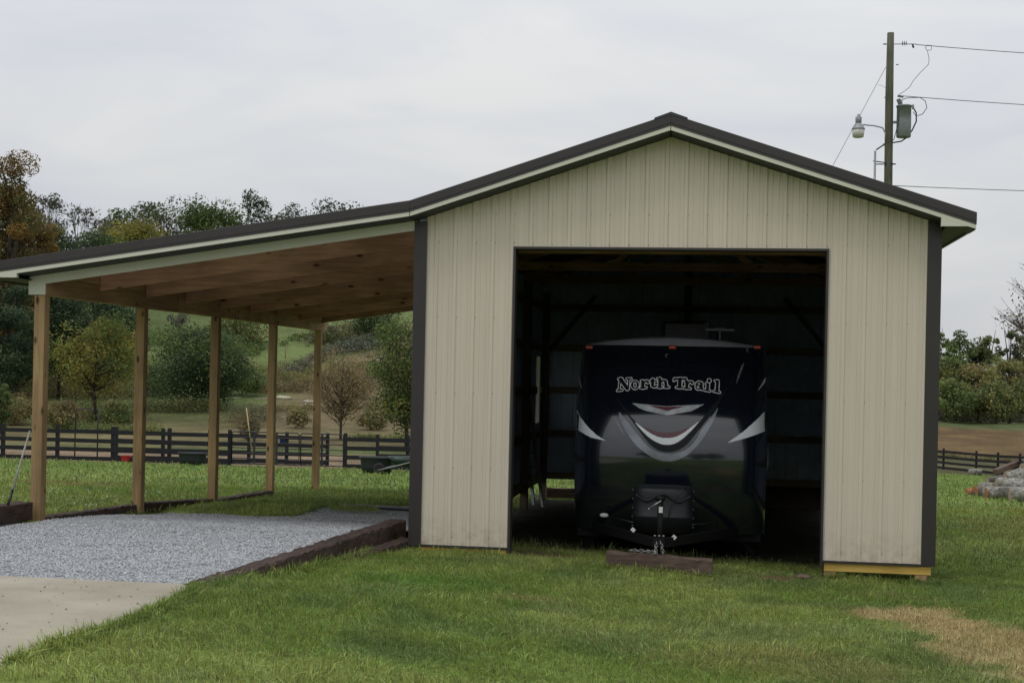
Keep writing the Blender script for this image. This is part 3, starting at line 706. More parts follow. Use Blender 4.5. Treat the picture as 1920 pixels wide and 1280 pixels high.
# rake trims: dark band over a cream board over a dark soffit, along the three slopes
def band(xa, xb, ta, tb, y0, y1, nm, mat, bevel=0):
    MB().hexa([(xa, y0, RT(xa) - tb), (xb, y0, RT(xb) - tb), (xb, y1, RT(xb) - tb), (xa, y1, RT(xa) - tb), (xa, y0, RT(xa) - ta), (xb, y0, RT(xb) - ta), (xb, y1, RT(xb) - ta), (xa, y1, RT(xa) - ta)]).build(nm, mat, barn, bevel=bevel)
for xa, xb in ((-5.40, -.021), (-.019, 3.03), (3.031, 6.44)):
    for ya, yb, yc in ((-.365, -.34, -.31), (L + .365, L + .34, L + .31)):
        band(xa, xb, 0, .105, ya, yb, 'rake_trim', M['trim'], .003)
        band(xa + .001, xb - .001, .1055, .135, ya + (.006 if ya < 0 else -.006), yb, 'rake_trim', M['trim'])
        band(xa + .004, xb - .004, .1355, .185, ya + (.012 if ya < 0 else -.012), yc, 'rake_board', M['cream'])
    band(xa + .01, xb - .01, .188, .200, -.32, .05, 'rake_soffit', M['soffit'])
# boxed eave returns
for x0, x1, zb_ in ((6.06, 6.42, 3.825), (-5.42, -4.975, 3.135)):
    lo_, hi_ = (x0, x1)
    MB().hexa([(lo_, -.352, zb_), (hi_, -.352, zb_), (hi_, -.30, zb_), (lo_, -.30, zb_), (lo_, -.352, RT(lo_) - .15), (hi_, -.352, max(RT(hi_) - .15, zb_ + .01)), (hi_, -.30, max(RT(hi_) - .15, zb_ + .01)), (lo_, -.30, RT(lo_) - .15)]).build('eave_return', M['cream'], barn)
MB().box((6.13, -.30, 3.815), (6.41, L + .3, 3.828)).build('eave_soffit', M['soffit'], barn)
MB().box((6.411, -.33, 3.79), (6.435, L + .33, 3.96)).build('eave_fascia', M['trim'], barn)
MB().box((-5.37, -.29, 3.12), (-4.95, L + .3, 3.133)).build('eave_soffit', M['soffit'], barn)
MB().box((-5.41, -.33, 3.10), (-5.39, L + .33, 3.27)).build('eave_fascia', M['trim'], barn)
# lean-to frame
for i in range(5):
    y = i * 3.048
    MB().box((-4.918, y, float(lawn(-4.85, y)) - .4), (-4.778, y + .14, 2.94)).build('lean_to_post', M['post'], barn, bevel=.006)
MB().box((-4.928, .02, 2.942), (-4.765, 4.3, 3.175)).build('eave_beam', M['beamw'], barn, bevel=.003)
MB().box((-4.928, 4.303, 2.945), (-4.765, 8.6, 3.178)).build('eave_beam', M['beamw'], barn, bevel=.003)
MB().box((-4.928, 8.603, 2.940), (-4.765, 12.62, 3.173)).build('eave_beam', M['beamw'], barn, bevel=.003)
yy = 0.03; i = 0
ys_r = [.04, 1.52, 3.04, 4.57, 6.10, 7.62, 9.14, 10.66, 12.15]
for i, y in enumerate(ys_r):
    d = random.uniform(-.006, .006); xa, xb = -4.76, -.03
    f = lambda x, q: RT(x) - q + d
    MB().hexa([(xa, y, f(xa, .312)), (xb, y, f(xb, .312)), (xb, y + .038, f(xb, .312)), (xa, y + .038, f(xa, .312)), (xa, y, f(xa, .085)), (xb, y, f(xb, .085)), (xb, y + .038, f(xb, .085)), (xa, y + .038, f(xa, .085))]).build('rafter', M['rafter'], barn, bevel=.002)
for ya, yb in zip(ys_r[:-1], ys_r[1:]): MB().box((-4.80, ya + .04, 3.18), (-4.765, yb - .002, RT(-4.78) - .075)).build('blocking', M['beamw'], barn)
for i in range(9):
    x = -4.6 + i * .56; z = RT(x) - .078
    MB().box((x - .045, -.25, z - .02), (x + .045, L + .25, z + .005)).build('purlin', M['beamw'], barn)
band(-4.985, -.030, .202, .318, -.012, -.004, 'lean_to_trim', M['cream'])
MB().box((-4.99, -.016, 2.945), (-4.765, -.004, 3.14)).box((-4.99, -.0035, 2.945), (-4.984, .14, 3.14)).build('post_cap_trim', M['cream'], barn)
# open soffit frame seen under the lean-to rake

# ---------------------------------------------------------------- railroad ties and timbers
def rough_beam(name, p0, p1, wd, ht, mat, label, cat, group=None, seed=0, chip=.012):
    """p0, p1 are centres of the top edge"""
    p0 = Vector(p0); p1 = Vector(p1); Ln = (p1 - p0).length; nx = max(6, int(Ln / .08)); r_ = random.Random(seed)
    d = (p1 - p0).normalized(); a = d.cross(Vector((0, 0, 1))).normalized(); b = a.cross(d)
    sec = [(-.5, -1), (.5, -1), (.5, -.5), (.5, -.06), (.44, 0), (0, 0), (-.44, 0), (-.5, -.06), (-.5, -.5)]
    vs = []
    for i in range(nx + 1):
        t = i / nx
        for sx, sz in sec:
            q = p0 + d * (Ln * t) + a * (sx * wd + r_.gauss(0, chip * .35)) + b * (sz * ht + (r_.gauss(0, chip * .4) if sz > -.9 else 0))
            vs.append(q)
    k = len(sec); fs = [(i * k + j, i * k + (j + 1) % k, (i + 1) * k + (j + 1) % k, (i + 1) * k + j) for i in range(nx) for j in range(k)]
    fs += [tuple(range(k - 1, -1, -1)), tuple(range(nx * k, nx * k + k))]
    loc = (p0 + p1) / 2
    o = MB().add([v - loc for v in vs], fs).build(name, mat); o.location = loc
    return tag(o, label, cat, group)
g = 'old railroad ties edging the gravel'
rough_beam('railroad_tie', (-4.98, -3.0, .34), (-4.96, -.05, .340), .2, .22, M['tie'], 'dark railroad tie standing proud left of the front lean-to post', 'timber', g, 1)
rough_beam('railroad_tie', (-4.89, .22, .125), (-4.89, 2.95, .035), .19, .2, M['tie'], 'dark railroad tie mostly sunk in gravel between first and second lean-to posts', 'timber', g, 2)
rough_beam('railroad_tie', (-4.87, 3.22, .045), (-4.87, 6.0, -.14), .2, .22, M['tie'], 'black railroad tie between second and third lean-to posts', 'timber', g, 3)
rough_beam('railroad_tie', (-4.87, 6.30, -.17), (-4.85, 9.12, -.25), .2, .24, M['tie'], 'weathered black railroad tie between third and fourth lean-to posts', 'timber', g, 4)
rough_beam('railroad_tie', (-.80, -4.95, .20), (-.36, .82, .19), .22, .21, M['tie'], 'long reddish-brown railroad tie between the gravel and the front lawn', 'timber', g, 5, chip=.02)
rough_beam('railroad_tie', (-.42, -1.7, .02), (-.10, .30, .03), .2, .2, M['tie'], 'low railroad tie half buried against the barn corner', 'timber', g, 6)
rough_beam('parking_timber', (2.42, -.55, .073), (3.61, -.62, .040), .18, .19, M['tiex'], 'short weathered railroad tie on the grass in front of the trailer hitch', 'timber', None, 7)
rough_beam('rear_timber', (.05, L + .25, -.29), (1.6, L + .25, -.27), .15, .2, M['tiex'], 'dark timber lying behind the back wall left of the trailer', 'timber', None, 8)
a, b = atY(672, 949, 7.2), atY(775, 956, 7.0); a2, b2 = atY(690, 953, 6.9), atY(775, 960, 6.7)
for p, q, l in ((a, b, 'rear of two thin dark boards lying on the gravel by the barn'), (a2, b2, 'front of two thin dark boards lying on the gravel by the barn')):
    q = q + (q - p) * .3
    z = float(grav_z(-1.5, p[1])) + .045
    tag(MB().bar((p[0], p[1], z), (q[0], q[1], z), .09, .03).build('board', M['fence']), l, 'board', 'dark boards on the gravel')
# brown paver pieces by the right jamb
mb = MB()
mb.ellipsoid((4.62, -.38, -.15), (.10, .07, .03), 9, 6)
tag(mb.build('flat_stone', M['tiex']), 'small flat brown stone beside the right door jamb', 'stone')

# tool handle leaning near the first post
p, q = atY(15, 946, -.85), atY(56, 808, -.25); r1 = p + (q - p) * .2
t_ = empty('leaning_pole', tuple(p), 'grey tool handle with black grip leaning against the front lean-to post', 'tool handle')
under(MB().tube([r1, q], .013, 8).build('shaft', M['greyhandle']), t_); under(MB().tube([p, r1], .018, 8).build('grip', M['black']), t_)

# ---------------------------------------------------------------- travel trailer
TX = 3.03; HW = 1.245
_pz = np.array([.06, .12, .30, .55, .85, 1.05, 1.25, 1.45, 1.70, 1.95, 2.20, 2.40, 2.47, 2.50]); _py = np.array([1.72, 1.66, 1.55, 1.47, 1.425, 1.42, 1.44, 1.50, 1.62, 1.78, 1.97, 2.14, 2.21, 2.26])
def _spl():
    zz = np.linspace(_pz[0], _pz[-1], 240); yy = np.interp(zz, _pz, _py)
    k = np.ones(25) / 25
    for _ in range(2): yy = np.convolve(np.pad(yy, 12, mode='edge'), k, 'valid')
    return zz, yy
_ZZ, _YY = _spl()
def capY(x, z):
    dx = np.abs(np.asarray(x, float) - TX); y = np.interp(z, _ZZ, _YY) + .20 * (dx / HW) ** 2
    e = np.clip(dx - 1.04, 0, HW - 1.04); r_ = HW - 1.04 + .003
    return y + (r_ - np.sqrt(r_ * r_ - e * e)) * 1.0
trailer = empty('travel_trailer', (TX, 1.4, -.3), 'black travel trailer with smiling silver and white front graphics parked inside the barn', 'trailer')
def tpart(mb, name, mat, bevel=0, parent=None):
    o = mb.build(name, mat, None, bevel)
    return under(o, trailer) if parent is None else under2(o, parent)
def under2(o, par):
    o.parent = par; o.matrix_parent_inverse = par.matrix_world.inverted() if False else Matrix.Identity(4)
    return o
# front cap grid
xs = np.concatenate([TX - HW + np.array([0, .006, .02, .045, .08, .12, .16]), np.linspace(TX - 1.04, TX + 1.04, 40), TX + HW - np.array([.16, .12, .08, .045, .02, .006, 0])])
zs = np.linspace(.06, 2.50, 90); X, Z = np.meshgrid(xs, zs); Y = capY(X, Z)
idx = np.arange(X.size).reshape(X.shape); F = np.stack([idx[:-1, :-1], idx[:-1, 1:], idx[1:, 1:], idx[1:, :-1]], -1).reshape(-1, 4)
cap = np_obj('front_cap', np.stack([X, Y, Z], -1).reshape(-1, 3), F, M['gel'], smooth=True); under(cap, trailer)
# body behind the cap: sides, roof with crown, floor
mb = MB(); secs = []
ring = []
for z in np.linspace(.06, 2.50, 14): ring.append((-HW, z))
for q in np.linspace(-1, 1, 15)[1:-1]: ring.append((q * HW, 2.50 + .115 * (1 - q * q)))
for z in np.linspace(2.50, .06, 14): ring.append((HW, z))
vs = []; nr = len(ring)
for k_, Yb in enumerate((0, 1)):
    for dx, z in ring:
        zc = min(max(z, .06), 2.5)
        vs.append((TX + dx, float(capY(TX + dx, zc)) + .002 if Yb == 0 else 9.4, z))
fs = [(j, j + 1, nr + j + 1, nr + j) for j in range(nr - 1)] + [(nr - 1, 0, nr, 2 * nr - 1), tuple(range(2 * nr - 1, nr - 1, -1))]
for j, f in enumerate(fs): mb.add([], []); 
mb.add(vs, fs); mb.m = [1 if (13 <= i_ < 13 + 14) else 0 for i_ in range(len(fs))]
body = mb.build('body', [M['gelside'], M['trroof']]); under(body, trailer)
# crown piece closing the front of the roof
mb = MB(); vs = []; qn = np.linspace(-1, 1, 25)
for q in qn:
    x = TX + q * (HW - .05); yb = float(capY(x, 2.5))
    vs += [(x, yb - .012, 2.497), (x, yb + .05, 2.50 + .10 * (1 - q * q) + .006), (x, yb + .35, 2.505 + .115 * (1 - q * q) + .012)]
fs = []
for i in range(24):
    for j in range(2): fs.append((i * 3 + j, (i + 1) * 3 + j, (i + 1) * 3 + j + 1, i * 3 + j + 1))
mb.add(vs, fs, 0, True); tpart(mb, 'roof_front_trim', M['trroof'])
# graphics from outlines in cap coordinates
def cap_pt(u, v):
    z = 1.5; 
    for _ in range(12):
        P = atY(u, v, float(capY(x_, z)) if _ else 1.6); x_, z = P[0], P[2]
        x_ = min(max(x_, TX - HW + .004), TX + HW - .004)
    return x_, z
def zoomed(L_, ox=1060, oy=600, s=4.571): return [cap_pt(ox + a / s, oy + b / s) for a, b in L_]
def cap_quads(cells, off, name, mat, step):
    """cells: list of (x0,x1,z0,z1)"""
    vs = []; fs = []
    A = np.array(cells); x0, x1, z0, z1 = A.T
    VX = np.stack([x0, x1, x1, x0], 1).ravel(); VZ = np.stack([z0, z0, z1, z1], 1).ravel()
    e = 1e-3
    gx = (capY(VX + e, VZ) - capY(VX - e, VZ)) / (2 * e); gz = (capY(VX, VZ + e) - capY(VX, VZ - e)) / (2 * e)
    n = np.stack([gx, -np.ones_like(gx), gz], 1); n /= np.linalg.norm(n, axis=1)[:, None]
    P = np.stack([VX, capY(VX, VZ), VZ], 1) + n * off
    me = np_mesh(name, P, np.arange(len(P)).reshape(-1, 4), mat, smooth=True)
    me.normals_split_custom_set_from_vertices([tuple(q) for q in n])
    o = bpy.data.objects.new(name, me); COL.objects.link(o); return under(o, trailer)
def cells_of(mask, xs_, zs_, st, maxrun=.05):
    out_ = []; mr_ = max(1, int(maxrun / st))
    for i in range(mask.shape[0]):
        row = mask[i]; j = 0; n = len(row)
        while j < n:
            if row[j]:
                k = j
                while k < n and row[k] and k - j < mr_: k += 1
                out_.append((xs_[j] - st / 2, xs_[k - 1] + st / 2, zs_[i] - st / 2, zs_[i] + st / 2)); j = k
            else: j += 1
    return out_
def smooth_poly(P, it=2):
    for _ in range(it):
        Q = []
        for i in range(len(P)):
            a, b = np.array(P[i]), np.array(P[(i + 1) % len(P)]); Q += [tuple(a * .75 + b * .25), tuple(a * .25 + b * .75)]
        P = Q
    return P
def decal(zp, name, mat, off, rnd=True, st=.005, ox=1060, oy=600, s=4.571, minus=None):
    P = zoomed(zp, ox, oy, s)
    if rnd: P = smooth_poly(P, 1)
    px_ = np.array(P); x0, z0 = px_.min(0); x1, z1 = px_.max(0)
    xs_ = np.arange(x0, x1 + st, st); zs_ = np.arange(z0, z1 + st, st); XX, ZZ_ = np.meshgrid(xs_, zs_)
    mk = inpoly(XX, ZZ_, P) & (np.abs(XX - TX) < HW - .004)
    cs = cells_of(mk, xs_, zs_, st)
    if cs: cap_quads(cs, off, name, mat, st)
decal([(450, 690), (520, 790), (600, 900), (700, 1040), (780, 1110), (870, 1135), (960, 1120), (1040, 1070), (1130, 960), (1220, 850), (1300, 740), (1350, 650), (1535, 350), (1500, 380), (1330, 650), (1240, 760), (1160, 860), (1080, 950), (1000, 1030), (930, 1065), (870, 1072), (800, 1060), (730, 1010), (650, 920), (580, 850), (520, 770), (430, 640)], 'black_swoosh', M['matte'], .0012)
decal([(452, 772), (470, 850), (500, 920), (560, 1015), (620, 1085), (700, 1150), (790, 1198), (870, 1212), (950, 1203), (1030, 1165), (1110, 1100), (1190, 1000), (1250, 900), (1290, 820), (1312, 745), (1290, 770), (1240, 850), (1170, 930), (1120, 1030), (1040, 1110), (960, 1138), (870, 1147), (790, 1132), (710, 1085), (640, 1005), (560, 900), (500, 830)], 'silver_swoosh', M['silver'], .0020)
decal([(585, 860), (640, 930), (720, 1010), (800, 1055), (870, 1072), (940, 1058), (1020, 1005), (1100, 925), (1158, 855), (1080, 915), (1010, 970), (940, 1003), (870, 1012), (800, 1003), (730, 970), (660, 920)], 'white_smile_stripe', M['wgraph'], .0026)
decal([(640, 893), (730, 966), (800, 1000), (870, 1009), (940, 1000), (1010, 967), (1090, 900), (1010, 940), (940, 960), (870, 965), (800, 960), (720, 935)], 'maroon_smile_stripe', M['redg'], .0032)
decal([(568, 710), (870, 738), (1192, 720), (1080, 780), (870, 815), (690, 776), (640, 757)], 'silver_chevron', M['chev'], .0014, False)
decal([(700, 728), (870, 743), (1040, 736), (870, 777)], 'maroon_chevron', M['redg'], .0021, False)
decal([(75, 760), (130, 830), (200, 920), (270, 985), (350, 1034), (220, 1005), (60, 925)], 'white_side_flash', M['wgraph'], .0018, False)
decal([(100, 475), (142, 590), (103, 520)], 'white_side_flash', M['wgraph'], .0018, False)
decal([(1706, 783), (1620, 870), (1530, 950), (1388, 1052), (1550, 1010), (1708, 952)], 'white_side_flash', M['wgraph'], .0018, False)
decal([(1717, 483), (1648, 608), (1712, 530)], 'white_side_flash', M['wgraph'], .0018, False)
decal([(1535, 358), (1520, 410), (1495, 480), (1464, 548), (1475, 480), (1508, 395)], 'silver_flash', M['silver'], .0022, False)
decal([(408, 805), (440, 880), (480, 950), (522, 992), (500, 960), (460, 890)], 'silver_flash', M['silver'], .0022, False)
# lettering: strokes with half widths, in the coordinates of an enlarged crop
ST = []
def S(w_, *pts):
    for a, b in zip(pts[:-1], pts[1:]): ST.append((a[0], a[1], b[0], b[1], w_))
def EL(w_, cx, cy, rx, ry, n=14):
    S(w_, *[(cx + rx * math.cos(t), cy + ry * math.sin(t)) for t in np.linspace(0, 2 * math.pi, n + 1)])
S(10, (118, 200), (98, 372)); S(25, (125, 192), (240, 348)); S(10, (268, 190), (256, 352)); S(10, (92, 188), (150, 182)); S(10, (232, 186), (305, 180)); S(10, (72, 384), (150, 374))
EL(11, 372, 287, 50, 62); S(16, (324, 272), (324, 303)); S(16, (420, 270), (420, 300))
S(22, (505, 232), (505, 330)); S(10, (468, 338), (565, 332)); S(9, (478, 222), (510, 217)); S(11, (525, 250), (560, 222), (590, 222)); S(17, (592, 240), (593, 241))
S(20, (676, 200), (672, 300)); S(12, (676, 305), (705, 322), (738, 300)); S(9, (636, 224), (740, 218))
S(21, (798, 188), (798, 320)); S(9, (755, 182), (800, 177)); S(12, (815, 240), (850, 212), (890, 218)); S(20, (895, 235), (905, 320)); S(10, (765, 328), (835, 327)); S(10, (878, 327), (955, 326))
S(14, (1050, 187), (1240, 184)); S(10, (1044, 190), (1038, 214)); S(10, (1242, 188), (1247, 216)); S(25, (1142, 190), (1136, 322)); S(11, (1080, 328), (1192, 330))
S(21, (1262, 240), (1256, 338)); S(10, (1216, 342), (1318, 350)); S(9, (1226, 228), (1262, 226)); S(11, (1280, 258), (1312, 232), (1345, 236)); S(17, (1350, 254), (1351, 255))
EL(9, 1452, 325, 36, 34); S(19, (1506, 262), (1512, 352)); S(11, (1422, 268), (1460, 238), (1500, 250)); S(16, (1424, 270), (1425, 271)); S(9, (1512, 360), (1562, 370))
S(24, (1642, 215), (1643, 216)); S(20, (1620, 278), (1612, 370)); S(9, (1588, 268), (1622, 266)); S(10, (1572, 378), (1655, 392))
S(21, (1785, 228), (1776, 392)); S(9, (1742, 218), (1790, 222)); S(10, (1725, 396), (1822, 416))
SS = np.array(ST); SS[:, 4] = SS[:, 4] * 1.22 + 1.5
def letters():
    st = .0030
    c0 = cap_pt(1150, 690 + 120 / 9.143); c1 = cap_pt(1360, 690 + 120 / 9.143)
    # mapping from surface point back to crop coordinates: affine fit
    U = [(x, y) for x in np.linspace(0, 1920, 12) for y in np.linspace(120, 480, 6)]
    Q = np.array([cap_pt(1150 + a / 9.143, 690 + b / 9.143) for a, b in U]); A = np.stack([np.ones(len(Q)), Q[:, 0], Q[:, 1], Q[:, 0] * Q[:, 1], Q[:, 0] ** 2, Q[:, 1] ** 2], 1)
    cf, *_ = np.linalg.lstsq(A, np.array(U), rcond=None)
    xs_ = np.arange(Q[:, 0].min(), Q[:, 0].max(), st); zs_ = np.arange(Q[:, 1].min(), Q[:, 1].max(), st)
    XX, ZZ_ = np.meshgrid(xs_, zs_); B = np.stack([np.ones(XX.size), XX.ravel(), ZZ_.ravel(), XX.ravel() * ZZ_.ravel(), XX.ravel() ** 2, ZZ_.ravel() ** 2], 1) @ cf
    d = np.full(XX.size, 1e9)
    for x0, y0, x1, y1, w_ in SS:
        vx, vy = x1 - x0, y1 - y0; l2 = vx * vx + vy * vy + 1e-9
        t = np.clip(((B[:, 0] - x0) * vx + (B[:, 1] - y0) * vy) / l2, 0, 1)
        d = np.minimum(d, np.hypot(B[:, 0] - x0 - t * vx, B[:, 1] - y0 - t * vy) - w_)
    d = d.reshape(XX.shape)
    cap_quads(cells_of((d > 0) & (d < 13), xs_, zs_, st, .03), .0016, 'lettering_outline', M['outl'], st)
    cap_quads(cells_of(d <= 0, xs_, zs_, st, .03), .0016, 'lettering', M['matte'], st)
letters()
# clearance lights
for u in (1105.5, 1261, 1420):
    x, z = cap_pt(u, 651); y = float(capY(x, z))
    hb = tpart(MB().box((x - .055, y - .022, z - .028), (x + .055, y + .03, z + .028)), 'light_base', M['black'], .008)
    tpart(MB().box((x - .044, y - .040, z - .020), (x + .044, y - .0225, z + .020)), 'clearance_light', M['amber'], .008)
for u, v in ((1251, 667), (1403, 656)):
    x, z = cap_pt(u, v); y = float(capY(x, z)) - .012
    tpart(MB().tube([(x + .02 * math.cos(t), y, z + .024 * math.sin(t)) for t in np.linspace(1, 5, 8)], .006, 6), 'roof_line_hook', M['chrome'])
# roof equipment
tpart(MB().box((2.80, 4.6, 2.60), (3.48, 5.7, 2.93)), 'air_conditioner', M['black'], .04)
tpart(MB().box((3.44, 4.2, 2.58), (3.49, 4.25, 2.90)), 'vent_pipe', M['black'])
a = atY(1350, 618, 3.4)
tpart(MB().tube([(a[0], 3.4, 2.55), (a[0], 3.4, a[2] - .01)], .016, 8).box((a[0] - .20, 3.36, a[2] - .015), (a[0] + .20, 3.44, a[2] + .008)).ellipsoid((a[0], 3.4, a[2] + .012), (.09, .05, .02)), 'television_antenna', M['trroof'])
# underside, wheels, stabilisers
tpart(MB().box((TX - HW + .05, 1.9, -.04), (TX + HW - .05, 9.3, .06)), 'chassis', M['frameblack'])
for y in (5.6, 6.5):
    for s_ in (-1, 1):
        gz = float(lawn(TX, y)); c = (TX + s_ * 1.08, y, gz + .34)
        mbw = MB(); mbw.lathe([(.18, -.10), (.30, -.11), (.34, -.08), (.34, .08), (.30, .11), (.18, .10)], (0, 0, 0), 24)
        mbw.v = [(c[0] + z_, c[1] + x_, c[2] + y_) for x_, y_, z_ in mbw.v]
        wh = tpart(mbw, 'wheel', M['rubber'])
        mbr = MB(); mbr.lathe([(.02, -.02), (.17, -.06), (.19, -.09), (.19, .09), (.17, .06), (.02, .02)], (0, 0, 0), 20)
        mbr.v = [(c[0] + z_, c[1] + x_, c[2] + y_) for x_, y_, z_ in mbr.v]
        rim = mbr.build('rim', M['chrome']); rim.parent = wh
for s_ in (-1, 1):
    tpart(MB().bar((TX + s_ * .95, 2.1, -.02), (TX + s_ * 1.12, 2.1, float(lawn(3, 2.1)) + .03), .05, .06).box((TX + s_ * 1.12 - .09, 2.0, float(lawn(3, 2.1)) + .005), (TX + s_ * 1.12 + .09, 2.2, float(lawn(3, 2.1)) + .03)), 'stabiliser_jack', M['frameblack'])
    # A frame rails
    tpart(MB().bar((2.99, -.18, .14), (2.99 + s_ * .92, 1.75, .10), .05, .11), 'tongue_rail', M['frameblack'])
tpart(MB().box((2.93, -.52, .125), (3.05, -.12, .21)).ellipsoid((2.99, -.50, .165), (.07, .09, .06)), 'coupler', M['frameblack'], .01)
# jack
j = tpart(MB().tube([(2.99, .02, -.02), (2.99, .02, .62)], .034, 12).lathe([(.055, 0), (.055, .05), (.02, .06)], (2.99, .02, .62), 12).lathe([(.075, 0), (.075, .02)], (2.99, .02, -.03), 12), 'tongue_jack', M['frameblack'])
a, b = atY(1240, 938, -.06), atY(1217, 953, -.06)
cr_ = MB().tube([a, b], .011, 8).tube([b, (b[0], b[1] - .07, b[2])], .013, 8).build('crank', M['chrome']); cr_.parent = j
a = atY(1239, 955, -.03); tpart(MB().box((a[0] - .022, -.045, a[2] - .035), (a[0] + .022, -.040, a[2] + .035)), 'jack_label', M['white'])
for u, v, y in ((1187, 993, .30), (1264, 1007, .1)):
    a = atY(u, v, y); tpart(MB().bar((a[0] - .015, y, a[2] - .014), (a[0] + .015, y, a[2] + .018), .004, .05), 'safety_label', M['white'])
a = atY(1133, 965.5, 1.5); mbl = MB(); mbl.ellipsoid((a[0], 1.49, a[2]), (.058, .02, .030), 16, 8); tpart(mbl, 'round_side_light', M['white'])
# bolts on the coupler plate
for dx in (-.05, .05, -.0): 
    tpart(MB().ellipsoid((2.99 + dx, -.16, .225), (.016, .016, .014), 8, 5), 'bolt', M['chrome'])
# gas bottle cover, lofted
def loft(rings, c, n=40, p=3.2):
    vs = []
    for z, a_, b_, oy in rings:
        for k in range(n):
            t = 2 * math.pi * k / n; ct, st_ = math.cos(t), math.sin(t)
            vs.append((c[0] + math.copysign(abs(ct) ** (2 / p), ct) * a_, c[1] + oy + math.copysign(abs(st_) ** (2 / p), st_) * b_, c[2] + z))
    m_ = len(rings); fs = [(i * n + k, i * n + (k + 1) % n, (i + 1) * n + (k + 1) % n, (i + 1) * n + k) for i in range(m_ - 1) for k in range(n)]
    fs += [tuple(range(n - 1, -1, -1)), tuple(range((m_ - 1) * n, m_ * n))]
    return MB().add(vs, fs, 0, True)
cv = loft([(.0, .385, .27, 0), (.17, .385, .27, 0), (.185, .392, .278, 0), (.205, .392, .278, 0), (.22, .378, .262, 0), (.42, .368, .252, .005), (.50, .36, .24, .01), (.535, .352, .225, .015), (.555, .325, .19, .02), (.565, .2, .1, .03)], (2.995, .90, .17))
cvo = tpart(cv, 'gas_bottle_cover', M['coverblack'])
ridge = MB().tube([(2.995 + .34 * q, .90 - .262 + .02 * abs(q), .60 + .045 * math.cos(q * 5.5)) for q in np.linspace(-1, 1, 21)], .014, 8).build('moulded_ridge', M['coverblack']); ridge.parent = cvo
for i in range(5):
    for s_ in (-1, 1):
        z = .24 + i * .11; o_ = MB().ellipsoid((2.995 + s_ * .372, .74, z), (.008, .008, .008), 6, 4).build('rivet', M['chrome']); o_.parent = cvo
# hose over the cover
tpart(MB().tube([atY(1283, 912, .64), atY(1265, 935, .625), atY(1256, 955, .625), atY(1252, 975, .625)], .005, 6), 'cable', M['black'])
# chains
def link(c, ax, r=.017, lg=.012, tk=.0042):
    pts = []
    for t in np.linspace(0, 2 * math.pi, 11)[:-1]:
        a_, b_ = math.cos(t) * (r + (lg if 1 else 0)), math.sin(t) * r
        pts.append((a_, b_))
    pts.append(pts[0]); d = Vector(ax[0]).normalized(); e = Vector(ax[1]).normalized()
    return [Vector(c) + d * a_ + e * b_ for a_, b_ in pts]
chain = MB()
def run(p, q, n):
    p, q = Vector(p), Vector(q); d = (q - p).normalized(); s1 = d.cross(Vector((0, 1, .2))).normalized(); s2 = d.cross(s1)
    for i in range(n): chain.tube(link(p + (q - p) * (i / max(1, n - 1)), (d, s1 if i % 2 else s2)), .0048, 5, caps=False)
run((2.968, -.50, .115), (2.955, -.555, .0935 - .01), 2)
chain = MB()
A0 = atY(1231, 1018, -.56); A1 = atY(1229, 1036, -.66); B0 = atY(1239, 1018, -.56); B1 = atY(1243, 1037, -.58); E1 = atY(1215, 1033, -.66); E2 = atY(1184, 1031, -.60)
run(A0, A1, 5); run(B0, B1, 5); run(A1, (A1[0], A1[1], A1[2] - .03), 2); run(E1, A1, 3); run(E2, E1, 6)
tpart(chain, 'safety_chain', M['chrome'])
# small parts low down on the tongue: step, propane hose
tpart(MB().tube([atY(1140, 968, 1.1), atY(1165, 973, .8), atY(1187, 979, .5)], .008, 6), 'hose', M['black'])
tpart(MB().tube([atY(1298, 983, .4), atY(1320, 981, .8), atY(1345, 978, 1.1)], .008, 6), 'hose', M['black'])
# grab handle and lock on the right flank
tpart(MB().tube([(TX + HW + .01, 2.6, .85), (TX + HW + .05, 2.6, .87), (TX + HW + .05, 2.6, 1.15), (TX + HW + .01, 2.6, 1.17)], .010, 6), 'grab_handle', M['chrome'])

# ---------------------------------------------------------------- ladder in the barn
P0, P1 = atY(1001, 955, 10.4), atY(976, 722, 10.8); Q0, Q1 = atY(1018, 953, 10.0), atY(989, 722, 10.5)
P0[2] = Q0[2] = float(lawn(.3, 10.2))
lad = empty('ladder', tuple(P0), 'grey stepladder leaning beside the left inside wall of the barn', 'ladder')
for a, b in ((P0, P1), (Q0, Q1)): under(MB().bar(a, b, .03, .075).build('rail', M['fibre']), lad)
for i in range(8):
    t = .08 + i * .12; under(MB().bar(P0 + (P1 - P0) * t, Q0 + (Q1 - Q0) * t, .07, .02).build('rung', M['fibre']), lad)

# ---------------------------------------------------------------- fences
def G3(x, y, dz=0): return Vector((x, y, float(lawn(x, y)) + dz))
def board_fence(name, pts, label, hgt=1.36, boards=(.12, .46, .80, 1.14), bw=.155, group=None, front=True):
    """pts: post positions; boards run between neighbours"""
    root = empty(name, tuple(G3(*pts[0])), label, 'fence', group)
    pm = None
    for x, y in pts:
        g_ = G3(x, y)
        if pm is None: pm = MB().box((-.06, -.06, -.4), (.06, .06, hgt)).mesh('fence_post', M['fence'])
        o = bpy.data.objects.new('post', pm); COL.objects.link(o); o.parent = root; o.location = g_ - root.location
    for (xa, ya), (xb, yb) in zip(pts[:-1], pts[1:]):
        d = Vector((xb - xa, yb - ya, 0)).normalized(); nrm = Vector((d.y, -d.x, 0)) * .08
        for k, z in enumerate(boards):
            a = G3(xa, ya, z + random.uniform(-.012, .012)) + nrm; b = G3(xb, yb, z + random.uniform(-.012, .012)) + nrm
            o = MB().bar(a, b, .025, bw).build('board', M['fence']); under(o, root)
    return root
def lerp_pts(us_v, Dfun=None): return [tuple(onG(u, v)[:2]) for u, v in us_v]
